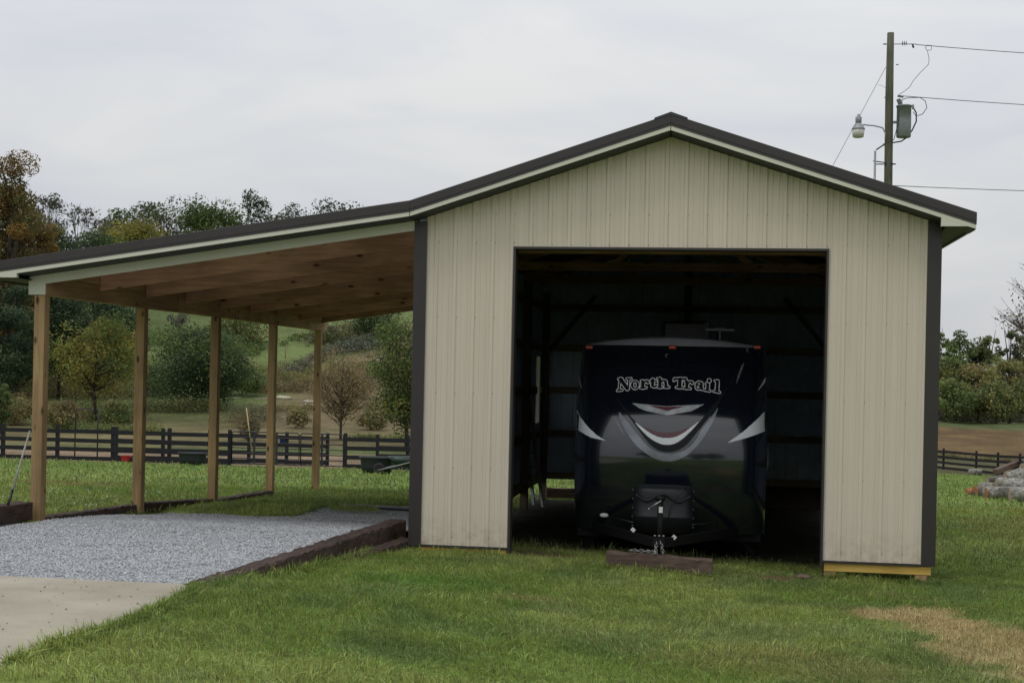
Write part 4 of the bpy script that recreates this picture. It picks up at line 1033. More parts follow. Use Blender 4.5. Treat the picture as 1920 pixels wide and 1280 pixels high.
def line_at(us):              # points of the left fence line under given columns
    out_ = []
    for u in us:
        d = ray(u, 870.); 
        # intersect with the fence line in plan
        A_ = np.array([[d[0], -_fd[0]], [d[1], -_fd[1]]]); b_ = FL0[:2] - CAMP[:2]
        t, s_ = np.linalg.solve(A_, b_); P = CAMP[:2] + d[:2] * t; out_.append((float(P[0]), float(P[1])))
    return out_
board_fence('board_fence', line_at([-205, -100, 5, 107, 211, 317, 430]), 'black four-board fence behind the lawn, left of the tube gate')
board_fence('board_fence', line_at([647, 764, 880, 1000]), 'black four-board fence behind the tubs, right of the tube gate')
# rear paddock fence, a little farther back
def shift(pts, d): return [(x + _n[0] * d, y + _n[1] * d) for x, y in pts]
_n = np.array([-_fd[1], _fd[0]]); _n = _n if _n[1] > 0 else -_n
board_fence('board_fence', shift(line_at([140, 235, 330, 410, 487, 570]), 4.5), 'farther black board fence across the back of the dirt paddock')
board_fence('board_fence', shift(line_at([652, 735, 820, 900]), 7), 'farther black board fence behind the right end of the paddock')
R0, R1 = onG(1700, 872), onG(1830, 886.5)
rd = (R1 - R0)[:2]; pts = [tuple((R0[:2] + rd * t)) for t in (-.9, -.05, .55, 1.0, 1.28, 1.55, 2.1)]
board_fence('board_fence', pts, 'black four-board fence beside the field right of the barn')
# tube gates
def tube_gate(a, b, label, braces=3, hg=1.30):
    a = G3(*a, 0); b = G3(*b, 0); root = empty('tube_gate', tuple(a), label, 'gate', 'tube gates in the paddock fence')
    fr = MB().tube([a + Vector((0, 0, .10)), a + Vector((0, 0, hg - .06)), a + (b - a) * .02 + Vector((0, 0, hg)), b + (a - b) * .02 + Vector((0, 0, hg)), b + Vector((0, 0, hg - .06)), b + Vector((0, 0, .10)), a + Vector((0, 0, .10))], .026, 8)
    under(fr.build('frame', M['tubegate']), root)
    for z in (.30, .50, .70, .90, 1.10): under(MB().tube([a + Vector((0, 0, z)), b + Vector((0, 0, z))], .019, 6).build('bar', M['tubegate']), root)
    for i in range(braces):
        t = (i + 1) / (braces + 1); p = a + (b - a) * t
        under(MB().box((p.x - .035, p.y - .03, p.z + .08), (p.x + .035, p.y + .03, p.z + hg - .02)).build('brace', M['tubegate']), root)
g1 = line_at([434, 560, 563, 643])
tube_gate(g1[0], g1[1], 'long dark tube gate left of the fourth lean-to post', 2)
tube_gate(g1[2], g1[3], 'shorter dark tube gate beside the fifth lean-to post', 1)
# arched pipe frame and loose pipe gate at far left
p = shift(line_at([28]), 6)[0]; a = G3(*p); top = atD(28, 760, np.linalg.norm((np.array(a) - CAMP)[:2]))
hoop_h = top[2] - a.z; q = shift(line_at([75]), 6)[0]; b = G3(*q)
tag(MB().tube([a, a + Vector((0, 0, hoop_h - .08)), a + (b - a) * .06 + Vector((0, 0, hoop_h)), b + Vector((0, 0, hoop_h)), b], .03, 8).build('hoop_frame', M['tubegate']), 'tall dark pipe hoop behind the fence at far left', 'pipe frame')

# ---------------------------------------------------------------- things by the fence
def tub(u, v, wpx, hpx, mat, label, cat, name, taper=.85, depth=.5):
    P = onG(u, v); D = float(np.dot(P - CAMP, BF)); sc_ = D / FPX; w_ = wpx * sc_; h_ = hpx * sc_
    ro = empty(name, tuple(P), label, cat)
    a_ = w_ / 2; b_ = w_ * depth / 2
    rg = [(0, a_ * taper, b_ * taper, 0), (h_ * .5, a_ * (taper + .07), b_ * (taper + .07), 0), (h_ * .93, a_ * .97, b_ * .97, 0), (h_, a_ * 1.03, b_ * 1.03, 0), (h_ * .985, a_ * .93, b_ * .93, 0), (h_ * .5, a_ * .88, b_ * .85, 0), (h_ * .12, a_ * taper * .9, b_ * taper * .9, 0)]
    o = loft(rg, (0, 0, 0), 24, 3.0).build('shell', mat); o.parent = ro
    o2 = loft([(h_ * .94, a_ * 1.045, b_ * 1.045, 0), (h_ * 1.0, a_ * 1.05, b_ * 1.05, 0)], (0, 0, 0), 24, 3.0)
    o2 = MB().tube([(math.copysign(abs(math.cos(t)) ** .67, math.cos(t)) * a_ * 1.03, math.copysign(abs(math.sin(t)) ** .67, math.sin(t)) * b_ * 1.03, h_) for t in np.linspace(0, 2 * math.pi, 25)], h_ * .04, 6, caps=False).build('rim', mat); o2.parent = ro
    return ro
bk = tub(236, 867, 18, 13, M['redp'], 'red plastic bucket on the grass at the foot of the fence', 'bucket', 'bucket', .8, 1.0)
tub(361, 872, 54, 23, M['tubp'], 'black stock tub behind the third lean-to post at the fence', 'tub', 'stock_tub')
tub(706, 889, 64, 32, M['tubp'], 'large black stock tub beside the wheelbarrow', 'tub', 'stock_tub')
def wheelbarrow():
    P = onG(752, 891); D = float(np.dot(P - CAMP, BF)); s_ = D / FPX
    ro = empty('wheelbarrow', tuple(P), 'dark green wheelbarrow with grey handles at the barn corner fence', 'wheelbarrow', rz=YAW)
    t = loft([(.32, .28, .22, 0), (.45, .42, .3, 0), (.62, .55, .36, 0), (.60, .52, .33, 0), (.36, .26, .2, 0)], (.1, 0, 0), 24, 3).build('tray', M['greenp']); t.parent = ro
    for y in (-.28, .28):
        h = MB().tube([(-.75, y * .4, .16), (-.1, y, .34), (.9, y * 1.1, .62)], .022, 8).build('handle', M['galv']); h.parent = ro
        l_ = MB().tube([(.35, y, .44), (.42, y, .0), (.55, y, .0), (.62, y, .5)], .018, 6).build('leg', M['tubegate']); l_.parent = ro
    mbw = MB(); mbw.lathe([(.10, -.04), (.17, -.05), (.20, -.02), (.20, .02), (.17, .05), (.10, .04)], (0, 0, 0), 18); mbw.v = [(x_ - .72, z_, y_ + .20) for x_, y_, z_ in mbw.v]
    w_ = mbw.build('wheel', M['rubber']); w_.parent = ro
    rim = MB().box((.3, -.345, .50), (.42, -.335, .52)).build('label_strip', M['white']); rim.parent = ro
wheelbarrow()
P = shift(line_at([457]), 1.2)[0]; g_ = G3(*P); D = float(np.dot(np.array(g_) - CAMP, BF)); T = atD(462, 764, D)
tag(MB().tube([g_ + Vector((0, 0, .5)), T], .022, 6).build('marker_pole', M['yellowp']), 'thin yellow pole standing up behind the tube gate', 'pole')
P = onG(530, 836); tag(MB().lathe([(.16, 0), (.2, .45), (.21, .45), (.18, .43)], tuple(P), 14).build('feed_bucket', M['bluep']), 'blue bucket in the dirt paddock behind the gate', 'bucket')
def pboard(u0, v0, u1, v1, name, label, mat='palew', w_=.25, h_=.08, cat='board'):
    a, b = onG(u0, v0), onG(u1, v1); a[2] += h_; b[2] += h_
    b[2] = a[2] + (b[2] - a[2]) * .3 if abs(b[2] - a[2]) > 1 else b[2]
    return tag(MB().bar(a, b, w_, h_).build(name, M[mat]), label, cat)
pboard(526, 784, 565, 783, 'board', 'pale board lying flat in the pasture behind the fourth post')
pboard(478, 749, 503, 748, 'pipe', 'pale pipe lying on the slope left of the fourth post', w_=.12, cat='pipe')
pboard(420, 748, 452, 747, 'pipe', 'whitish pipe lying on the bare slope right of the third post', w_=.12, cat='pipe')
for u, v, s_, l in ((583, 755, .8, 'white rock on the slope left of the fifth post'), (578, 760, .5, 'small white rock below the larger one left of the fifth post'), (532, 748, .9, 'low grey rock slab on the brown slope right of the fourth post')):
    P = onG(u, v); mb = MB().ellipsoid((0, 0, .1 * s_), (s_, s_ * .5, .28 * s_), 9, 6)
    mb.v = [(a + random.uniform(-.08, .08) * s_, b, c + random.uniform(-.05, .05) * s_) for a, b, c in mb.v]
    o = mb.build('rock', M['wgraph'] if v < 0 else M['palew']); o.location = P; tag(o, l, 'rock')
for u, v, hh in ((535, 672, 22), (579, 652, 20), (692, 598 + 60, 14), (345, 757, 18)):
    P = onG(u, v); D = float(np.dot(P - CAMP, BF)); h_ = hh * D / FPX
    tag(MB().tube([P, P + np.array([0, 0, h_])], .05, 6).build('fence_stake', M['inpost']), {535: 'lone dark stake on the green hillside right of the fourth post', 579: 'dark stake on the hillside left of the fifth post', 692: 'dark stake on the slope beside the yellow-green tree', 345: 'grey stake under the wide dark green tree'}[u], 'stake')

# ---------------------------------------------------------------- wood pile right of the barn
def log(u, v, lenx, r_, ang, mat_b, mat_c, label, z=0.0, D=None, name='log', cat='log', group='logs dumped on the grass right of the barn'):
    P = onG(u, v); c = Vector(P); d = Vector((math.cos(ang), math.sin(ang), random.uniform(-.03, .03)))
    a = Vector((0, 0, r_ * .92 + z)); b = a + d * lenx; n = 9
    ro = empty(name, tuple(c), label, cat, group)
    pts = [a + (b - a) * (i / n) + Vector((random.gauss(0, r_ * .05), random.gauss(0, r_ * .05), random.gauss(0, r_ * .05))) for i in range(n + 1)]
    rr = [r_ * random.uniform(.88, 1.08) for _ in pts]
    pts[0] = a; 
    pts = [pts[0] + (pts[-1] - pts[0]) * (i / 17) + Vector((0, random.gauss(0, r_ * .09), random.gauss(0, r_ * .07))) * min(1, i) for i in range(18)]; rr = [rr[0]] + [r_ * random.uniform(.93, 1.05) for _ in range(17)]; cf = [random.uniform(-.16, .16) * r_ for _ in range(14)]
    tb = MB().tube(pts, rr, 14); tb.v = tb.v[:14] + [(v_[0] + random.gauss(0, .02 * r_), v_[1] + cf[q_ % 14] * .6 + random.gauss(0, .03 * r_), v_[2] + cf[(q_ * 5) % 14] + random.gauss(0, .03 * r_)) for q_, v_ in enumerate(tb.v[14:])]
    o = tb.build('bark', mat_b); o.parent = ro
    e = MB(); up = Vector((0, 0, 1)); s1 = d.cross(up).normalized(); s2 = s1.cross(d)
    vs = [a - d * .012 + (s1 * math.cos(t) + s2 * math.sin(t)) * rr[0] * .93 for t in np.linspace(0, 2 * math.pi, 15)[:-1]]
    o = MB().add(vs + [v_ + d * .03 for v_ in vs], [tuple(range(14))] + [(i, (i + 1) % 14, 14 + (i + 1) % 14, 14 + i) for i in range(14)]).build('cut_end', mat_c); o.parent = ro
    return ro
log(1812, 927, .55, .10, .15, M['cut'], M['cut'], 'small reddish split log at the left tip of the log pile')
log(1828, 930, 1.3, .16, .3, M['bark'], M['cut'], 'reddish-brown log second from the left tip of the pile')
log(1848, 935, 1.5, .17, .15, M['barkw'], M['cut'], 'log with a round orange cut end facing the barn')
log(1868, 927, 2.2, .16, .12, M['barkw'], M['cutg'], 'pale lichened log lying across the top of the pile', z=.22)
log(1872, 936, 2.2, .17, .05, M['bark'], M['cutg'], 'dark grey log at the front foot of the pile')
log(1895, 940, 2.0, .20, .1, M['barkw'], M['cutg'], 'thick grey log at the right front of the pile')
log(1885, 922, 2.4, .19, .2, M['barkw'], M['cutg'], 'whitish gnarled log high on the right of the pile', z=.34)
log(1850, 921, 1.2, .09, .9, M['bark'], M['cutg'], 'thin dark branch stub sticking up from the pile', z=.3)
log(1905, 905, 1.8, .28, .3, M['barkw'], M['cutg'], 'large pale stump chunk behind the log pile', z=.1)
log(1908, 893, 1.3, .35, .5, M['barkw'], M['cutg'], 'bundle-like pale log rising at the right picture edge', z=.45)
log(1817, 890, .75, .18, .05, M['barkw'], M['cutg'], 'short grey log section lying at the foot of the right fence', name='log_section', group=None)
for q_, (u, v, ln_, rr_, an, mb_, l) in enumerate([(1838, 926, 1.5, .12, .5, 'barkw', 'thin pale branch log lying between the orange-ended logs'), (1880, 930, 1.9, .15, -.1, 'barkw', 'pale knotty log in the middle of the front row'), (1900, 915, 2.0, .22, .25, 'barkw', 'fat whitish log behind the front row'), (1916, 900, 1.5, .2, .6, 'barkw', 'pale log propped against the stump chunk'), (1862, 915, 1.2, .10, .8, 'bark', 'dark crooked branch behind the top of the pile')]):
    log(u, v, ln_, rr_, an, M[mb_], M['cutg'], l, z=(.12, .2, .3, .5, .25)[q_])
a, b = onG(1866, 893), onG(1893, 884); a[2] += .28; b = a + np.array([1.35, 1.2, .42])
tag(MB().bar(a, b, .32, .28).build('squared_timber', M['tiex']), 'grey squared timber propped slanting before the right fence', 'timber')

# ---------------------------------------------------------------- utility pole
UY = 28.0
top = atY(1670, 62, UY); base = G3(top[0] + .05, UY)
up_ = empty('utility_pole', tuple(base), 'grey wooden utility pole rising behind the right roof slope', 'utility pole')
def Q(u, v, dy=0.0): return Vector(atY(u, v, UY + dy))
def upart(mb, name, mat): return under(mb.build(name, mat), up_)
upart(MB().tube([base - Vector((0, 0, .5)), (base + Vector(top)) / 2 + Vector((.02, 0, 0)), Vector(top) + Vector((.0, 0, -2)), top], [.155, .135, .125, .105], 16), 'pole', M['pole'])
# transformer
c0, c1 = Q(1694, 258, -.05), Q(1696, 200, -.05); hh = c1.z - c0.z
tf = upart(MB().lathe([(.20, 0), (.225, .03), (.225, hh * .5), (.22, hh - .02), (.245, hh - .015), (.24, hh + .03), (.05, hh + .06)], tuple(c0), 20), 'transformer', M['xfmr'])
for du, v0 in ((1690, 196), (1712, 205)):
    b_ = Q(du, v0, -.1); o = MB().lathe([(.02, 0), (.045, .02), (.025, .05), (.045, .07), (.025, .10), (.035, .12), (.012, .16)], (b_.x, b_.y, b_.z), 10).build('bushing', M['galv']); under(o, up_)
o = MB().box((c0.x - .33, UY - .06, c0.z + .45), (c0.x - .12, UY + .02, c0.z + .52)); upart(o, 'bracket', M['xfmr'])
upart(MB().bar(Q(1683, 180), Q(1694, 182), .05, .06).bar(Q(1684, 186), Q(1690, 200), .06, .12), 'crossbracket', M['wiregrey'])
# lamp arm and lamp
upart(MB().tube([Q(1661, 262, -.12), Q(1660, 250, -.12), Q(1655, 240, -.12), Q(1640, 236, -.12), Q(1618, 234, -.12)], .022, 8), 'lamp_arm', M['galv'])
l0 = Q(1609, 258, -.12)
sc_ = float(np.dot(np.array(l0) - CAMP, BF)) / FPX
upart(MB().lathe([(5.5 * sc_, 26 * sc_), (6 * sc_, 38 * sc_), (3 * sc_, 40 * sc_), (3 * sc_, 43 * sc_), (.01, 44 * sc_)][::1], tuple(l0), 14), 'lamp_housing', M['galv'])
upart(MB().lathe([(12.5 * sc_, 15 * sc_), (12 * sc_, 17 * sc_), (6 * sc_, 26 * sc_), (5 * sc_, 27 * sc_)], tuple(l0), 18), 'lamp_reflector', M['galv'])
upart(MB().lathe([(8 * sc_, 0), (10 * sc_, 1 * sc_), (12 * sc_, 14.5 * sc_)], tuple(l0), 18), 'lamp_lens', M['lampglass'])
# conduit
upart(MB().tube([G3(Q(1641, 283).x, UY - .1), Q(1641, 283, -.1)], .035, 8), 'conduit', M['galv'])
upart(MB().bar(Q(1637, 302, -.1), Q(1680, 308, -.1), .03, .03).bar(Q(1641, 308, -.1), Q(1679, 308, -.1), .03, .03), 'conduit_bracket', M['wire'])
# dead end insulator
upart(MB().tube([Q(1656, 83), Q(1718, 83)], .012, 6), 'insulator_rod', M['wire'])
for u in (1692, 1695.5, 1699): 
    c = Q(u, 81.5); mbi = MB(); mbi.lathe([(.03, -.012), (.085, 0), (.03, .012)], (0, 0, 0), 12); mbi.v = [(c.x + z_, c.y + x_, c.z + y_) for x_, y_, z_ in mbi.v]; upart(mbi, 'insulator_disc', M['wire'])
upart(MB().tube([Q(1711, 84), Q(1713, 90)], .03, 6).tube([Q(1656, 83), Q(1662, 83)], .02, 6).tube([Q(1680, 122), Q(1685, 121)], .014, 6).tube([Q(1658, 183), Q(1668, 183)], .014, 6), 'clamp', M['wire'])
upart(MB().tube([Q(1738, 85), Q(1747, 86), Q(1746, 94), Q(1738, 95), Q(1735, 90), Q(1738, 85)], .010, 6), 'stirrup', M['wiregrey'])
upart(MB().tube([Q(1739, 96), Q(1742, 110), Q(1741, 121), Q(1725, 137), Q(1712, 152), Q(1706, 163), Q(1695, 172), Q(1685, 178)], .008, 6), 'drop_lead', M['wire'])
upart(MB().tube([Q(1684, 190), Q(1700, 184), Q(1725, 183), Q(1735, 190), Q(1738, 202), Q(1730, 214), Q(1718, 218), Q(1712, 210)], .012, 6).tube([Q(1713, 203), Q(1718, 212), Q(1718, 228), Q(1710, 245), Q(1700, 258), Q(1690, 265), Q(1672, 268), Q(1655, 273), Q(1643, 281)], .022, 6).tube([Q(1702, 205), Q(1704, 225), Q(1706, 250), Q(1702, 258)], .010, 6).tube([Q(1686, 205, -.2), Q(1683, 235, -.2), Q(1676, 262, -.2), Q(1655, 271, -.2)], .012, 6), 'cable', M['wire'])
upart(MB().tube([Q(1646, 160), Q(1652, 160), Q(1663, 166)], .005, 5), 'tie_wire', M['wiregrey'])
# guy and line wires: each its own thing
def wire(name, pts, r_, mat, label, group=None): return tag(MB().tube(pts, r_, 6).build(name, mat), label, 'wire', group)
gy0 = Q(1661, 126); gy1 = Q(1562, 310, -1.0); gy2 = gy0 + (gy1 - gy0) * ((gy0.z - float(lawn(gy1.x, gy1.y))) / (gy0.z - gy1.z))
wire('guy_wire', [gy0, gy2], .009, M['wiregrey'], 'thin guy wire slanting down left from the utility pole')
for nm, a_, b_, l in (('power_line', (1718, 84), (1925, 90), 'topmost power line running right from the utility pole insulator'), ('power_line', (1690, 180), (1925, 187), 'second power line running right from above the transformer'), ('power_line', (1672, 348), (1925, 348), 'lowest line running right just above the roof edge')):
    A_, B_ = Q(*a_), Q(*b_, 3.0); E_ = A_ + (B_ - A_) * 6
    pts = []
    for i in range(25):
        t = i / 24; p = A_.lerp(E_, t); p.z -= 4 * .35 * t * (1 - t) * (.9 if i else 0); pts.append(p)
    wire(nm, pts, .012, M['wiregrey'], l, 'power lines at the utility pole')

# ---------------------------------------------------------------- trees
LATE = []
def tree(name, u, vtop, D, wpx, pal, label, dens=1.0, vbase=None, cat='tree', group=None, trunk=True, tm='trunk', squash=1.0, nclump=None, leafk=1.0, crown_lo=.22, seed=0, pos=None, h=None, bare=0.0, shape='round'):
    r_ = np.random.default_rng(seed * 31 + int(abs(u)) + int(vtop))
    if pos is None:
        d = ray(u, 700.); P = CAMP + d * D; x, y = P[0], P[1]
        z0 = float(lawn(x, y)); zt_ = float((CAMP + ray(u, vtop) * D)[2])
        if vbase is not None: z0 = min(float((CAMP + ray(u, vbase) * D)[2]), float(lawn(x, y)) + .0) if vbase < 0 else z0
        H = max(zt_ - z0, 1.5) * 1.03; rad = wpx / 2 * D / FPX
    else: (x, y), H, rad = pos, h, wpx; z0 = float(lawn(x, y)); D = 110
    ro = empty(name, (x, y, z0), label, cat, group)
    leaf = .0022 * D * leafk
    lo = H * crown_lo; ch = H - lo
    n_cl = nclump or int(14 + 26 * dens)
    # clump centres inside an ellipsoid, more at the shell
    v = r_.normal(size=(n_cl, 3)); v /= np.linalg.norm(v, axis=1)[:, None]; rr = r_.uniform(.35, .86, n_cl) ** .7
    if shape == 'cone': v[:, 2] = np.abs(v[:, 2])
    cc = v * rr[:, None] * np.array([rad * 1.0, rad * .85, ch / 2 * .92]); cc[:, 2] += lo + ch / 2
    k = 1 - .35 * np.clip((cc[:, 2] - lo) / ch - .55, 0, 1); cc[:, 0] *= k
    cr_ = rad * r_.uniform(.24, .44, n_cl) * (1.12 if dens > .5 else .9)
    pxw = wpx * .533 if pos is None else rad * 2 / D * 1363; pxh = ch / D * 1363
    n_l = int(min(22000, max(400, pxw * pxh / 4.0 * 5.2 * dens / leafk ** 1.3)))
    ci = r_.integers(0, n_cl, n_l)
    dv = r_.normal(size=(n_l, 3)); dv /= np.linalg.norm(dv, axis=1)[:, None]; dr = r_.uniform(.25, 1, n_l) ** .5
    P = cc[ci] + dv * (dr * cr_[ci])[:, None] * np.array([1.0, 1.0, .75])
    P[:, 2] = np.clip(P[:, 2], .1, H)
    nn = dv + r_.normal(0, .7, (n_l, 3)); nn /= np.linalg.norm(nn, axis=1)[:, None]
    t1 = np.cross(nn, r_.normal(size=(n_l, 3))); t1 /= np.linalg.norm(t1, axis=1)[:, None] + 1e-9; t2 = np.cross(nn, t1)
    s_ = leaf * r_.uniform(.5, 1.15, n_l)[:, None]
    V = np.stack([P - t1 * s_ * .5, P + t2 * s_ * .32, P + t1 * s_ * .6, P - t2 * s_ * .32], 1).reshape(-1, 3)
    F = np.arange(n_l * 4).reshape(-1, 4)
    pal = np.array(pal); pc = r_.integers(0, len(pal), n_cl); col = pal[pc][ci]; ot = r_.random(n_l) < .25; col[ot] = pal[r_.integers(0, len(pal), ot.sum())]
    col = col * (1.2 if D < 200 else 1.0) * r_.uniform(.7, 1.35, (n_l, 1)) * r_.uniform(.75, 1.2, n_cl)[ci][:, None]
    np_obj('crown', V, F, M['leaf'], colors=np.repeat(col, 4, 0), parent=ro)
    if trunk:
        mb = MB(); tr_ = max(.05, H * .015) if D < 150 else max(.08, H * .011)
        th_ = [(0, 0, -.3), (r_.normal(0, .02) * H, 0, H * .3), (r_.normal(0, .03) * H, 0, H * .62), (r_.normal(0, .04) * H, 0, H * .88)]
        mb.tube(th_, [tr_, tr_ * .8, tr_ * .5, tr_ * .15], 6)
        order = r_.permutation(n_cl)[:min(n_cl, 22 + int(bare * 30))]
        for q in order:
            c = cc[q]; t = np.clip((c[2] / H) * r_.uniform(.35, .75), .12, .85); a = np.array([np.interp(t * H, [p[2] for p in th_], [p[0] for p in th_]), 0, t * H])
            m1 = a + (c - a) * .5 + np.array([0, 0, -.04 * H]) ; mb.tube([a, m1, c], [tr_ * .42, tr_ * .27, tr_ * .10], 4, caps=False)
            for _ in range(2 + int(bare * 6)):
                dd = r_.normal(0, 1, 3); dd[2] = abs(dd[2]) * .7; e = c + dd / np.linalg.norm(dd) * cr_[q] * r_.uniform(.7, 1.3); s0 = m1 + (c - m1) * r_.uniform(.2, 1)
                mb.tube([s0, (s0 + e) / 2 + r_.normal(0, .06, 3) * cr_[q], e], [tr_ * .13, tr_ * .09, tr_ * .045], 3, caps=False)
        mb.build('trunk', M[tm], ro)
    return ro
GRN = [(.090, .130, .038), (.112, .150, .048), (.070, .105, .036)]
DRK = [(.042, .070, .032), (.058, .090, .040), (.032, .056, .030), (.074, .102, .046)]
OLV = [(.150, .152, .055), (.122, .140, .048), (.175, .160, .058)]
YEL = [(.22, .19, .035), (.18, .17, .04), (.13, .14, .035)]
RST = [(.150, .098, .032), (.125, .100, .034), (.095, .095, .032), (.18, .11, .03)]
GRY = [(.09, .10, .07), (.075, .09, .06), (.11, .11, .08)]
YGR = [(.100, .135, .032), (.22, .20, .04), (.08, .115, .03), (.14, .16, .04)]
BRN = [(.19, .145, .07), (.15, .118, .06), (.22, .17, .08)]
hg = 'trees along the hilltop'
bg_ = 'bushes on the hillside behind the lean-to'
for i, (u, vb, D, w_, h_, pl, l) in enumerate([
    (30, 735, 100, 90, 55, OLV + BRN, 'olive-brown bush beside the front lean-to post'),
    (118, 760, 96, 80, 60, OLV + BRN, 'rusty olive bush under the yellow-green tree, left side'),
    (222, 765, 98, 70, 60, OLV + GRN, 'olive bush just left of the second lean-to post'),
    (292, 700, 125, 70, 60, GRN + GRY, 'grey-green bush just right of the second lean-to post'),
    (462, 700, 128, 80, 60, GRN + YGR[:1], 'green bush rising right of the wide dark tree'),
    (440, 640, 160, 110, 60, GRN + OLV, 'light green bush high on the slope behind the third post'),
    (620, 640, 165, 80, 34, OLV + GRY, 'olive grey bush high on the slope above the sapling'),
    (665, 690, 130, 80, 50, BRN + OLV, 'brown-green bush on the slope behind the sapling'),
    (560, 735, 105, 50, 26, BRN + OLV, 'low brown bush on the bare slope between fourth and fifth posts'),
    (700, 742, 105, 70, 40, OLV + BRN, 'olive bush at the foot of the yellow-green barn-side tree'),
    (470, 795, 88, 44, 34, BRN + GRY, 'small grey-brown bush right of the yellow pole'),
    (160, 640, 130, 120, 60, DRK + GRN, 'dark bush behind the yellow-green tree'),
    (15, 640, 125, 120, 70, DRK + OLV, 'dark olive bush behind the front lean-to post')]):
    LATE.append((u, vb, D, w_, h_, pl, l, i))
tree('maple_tree', 0, 255, 118, 165, RST, 'tall rust-brown autumn tree at the left picture edge above the roof', 1.1, seed=1, crown_lo=.1)
tree('maple_tree', 30, 335, 122, 150, RST, 'lower rust and green tree just right of the tallest rust-brown tree', 1.1, seed=2, crown_lo=.1)
tree('hilltop_tree', 82, 352, 235, 90, GRY, 'thin grey-green tree on the hilltop right of the rust-brown tree', .28, seed=3, bare=1, group=hg)
tree('hilltop_tree', 140, 366, 225, 92, GRY, 'nearly bare tree with visible branches on the hilltop', .14, seed=4, bare=1.4, group=hg)
tree('hilltop_tree', 192, 405, 235, 70, GRY, 'low sparse tree left of the bright yellow tree', .3, seed=14, bare=1, group=hg)
tree('hilltop_tree', 226, 382, 245, 80, GRN, 'small green tree peeping over the yellow tree', .8, seed=5, group=hg)
tree('hilltop_tree', 300, 366, 245, 135, GRY + GRN, 'wide loose see-through tree between the yellow and the dark green tree', .5, seed=6, bare=1, group=hg)
tree('hilltop_tree', 388, 370, 235, 135, GRN + YGR[:1], 'dense dark green round-topped tree on the hilltop', 1.2, seed=7, group=hg, crown_lo=.1)
tree('hilltop_tree', 455, 352, 240, 92, DRK + GRY[:1], 'tall oval tree standing out highest above the lean-to roof', .6, seed=8, bare=1, group=hg)
tree('hilltop_tree', 535, 380, 250, 95, GRN + GRY, 'low yellow-green tree just over the middle of the lean-to roof', .6, seed=9, bare=.6, group=hg)
tree('hilltop_tree', 622, 378, 250, 120, DRK + GRY, 'flat-topped dark tree peeping over the upper lean-to roof', .7, seed=10, bare=.5, group=hg)
tree('hilltop_tree', 740, 373, 255, 36, DRK, 'tiny tree top just left of the roof kink', .9, seed=11, group=hg)
tree('yellow_tree', 238, 410, 190, 158, YEL, 'bright yellow-olive round tree above the left part of the roof', 1.2, seed=12, crown_lo=.15)
wg = 'woodland trees left of the lean-to'
for i, (u, vt, D, w_, pl, l) in enumerate([
    (20, 440, 128, 130, OLV, 'olive green tree under the rust-brown tree at the left edge'),
    (100, 405, 150, 150, OLV + DRK, 'mixed olive and dark tree above the left end of the roof'),
    (175, 418, 170, 130, DRK + GRN, 'dark green tree left of and below the yellow tree'),
    (330, 440, 200, 120, DRK, 'dark tree mass under the loose see-through hilltop tree'),
    (15, 520, 112, 130, DRK, 'very dark tree behind and left of the front lean-to post'),
    (110, 530, 120, 130, DRK, 'very dark tree right of the front lean-to post under the roof'),
    (215, 545, 135, 120, DRK, 'dark tree behind the second lean-to post'),
    (-60, 470, 118, 150, DRK, 'dark tree partly outside the left picture edge')]):
    tree('woodland_tree', u, vt, D, w_, pl, l, 1.3, seed=20 + i, group=wg, crown_lo=.0, tm='trunkd')
tree('autumn_shrub', 182, 580, 104, 175, YGR + YEL[:2], 'yellow-green tree between the first and second lean-to posts', .72, seed=31, crown_lo=.14, tm='trunkd', nclump=44, bare=.3)
tree('broad_tree', 368, 606, 118, 212, DRK + GRN + GRN, 'wide dark green spreading tree behind the second and third posts', 1.7, seed=32, crown_lo=.02, tm='trunkd', nclump=70)
tree('bare_tree', 335, 582, 150, 70, GRY, 'bare grey tree between the second and third lean-to posts', .05, seed=33, bare=2, crown_lo=.3)
tree('sapling', 641, 652, 92, 132, [tuple(q * 1.35 for q in c) for c in BRN], 'brown thin-twigged sapling right of the fifth lean-to post', .55, seed=34, tm='trunk', bare=1.2, leafk=.6, crown_lo=.16, nclump=50)
tree('garden_tree', 765, 582, 84, 165, YGR + GRN + DRK[:1], 'leafy green and yellow tree against the left barn corner', 1.15, seed=35, crown_lo=.06, nclump=60)
tree('hill_bush', 700, 560, 170, 110, DRK + GRN, 'dark bush high on the slope behind the yellow-green tree', 1.1, seed=36, crown_lo=.05, cat='bush')
tree('hill_bush', 4, 700, 88, 40, GRN, 'small green bush at the left edge behind the fence', 1.0, seed=37, crown_lo=.0, cat='bush')
for (u, vb, D, w_, h_, pl, l, i) in LATE:
    P = CAMP + ray(u, 700.) * D; zb_ = float(lawn(P[0], P[1])); vt = 640 + 0  # top measured from the bush's own foot
    foot = PPY - (zb_ - CZ - 0.0) / D * FPX + (u - 960) * math.tan(ROLL)
    tree('hill_bush', u, foot - h_, D, w_, pl, l, 1.2, seed=120 + i, crown_lo=0.0, cat='bush', group=bg_, trunk=False)
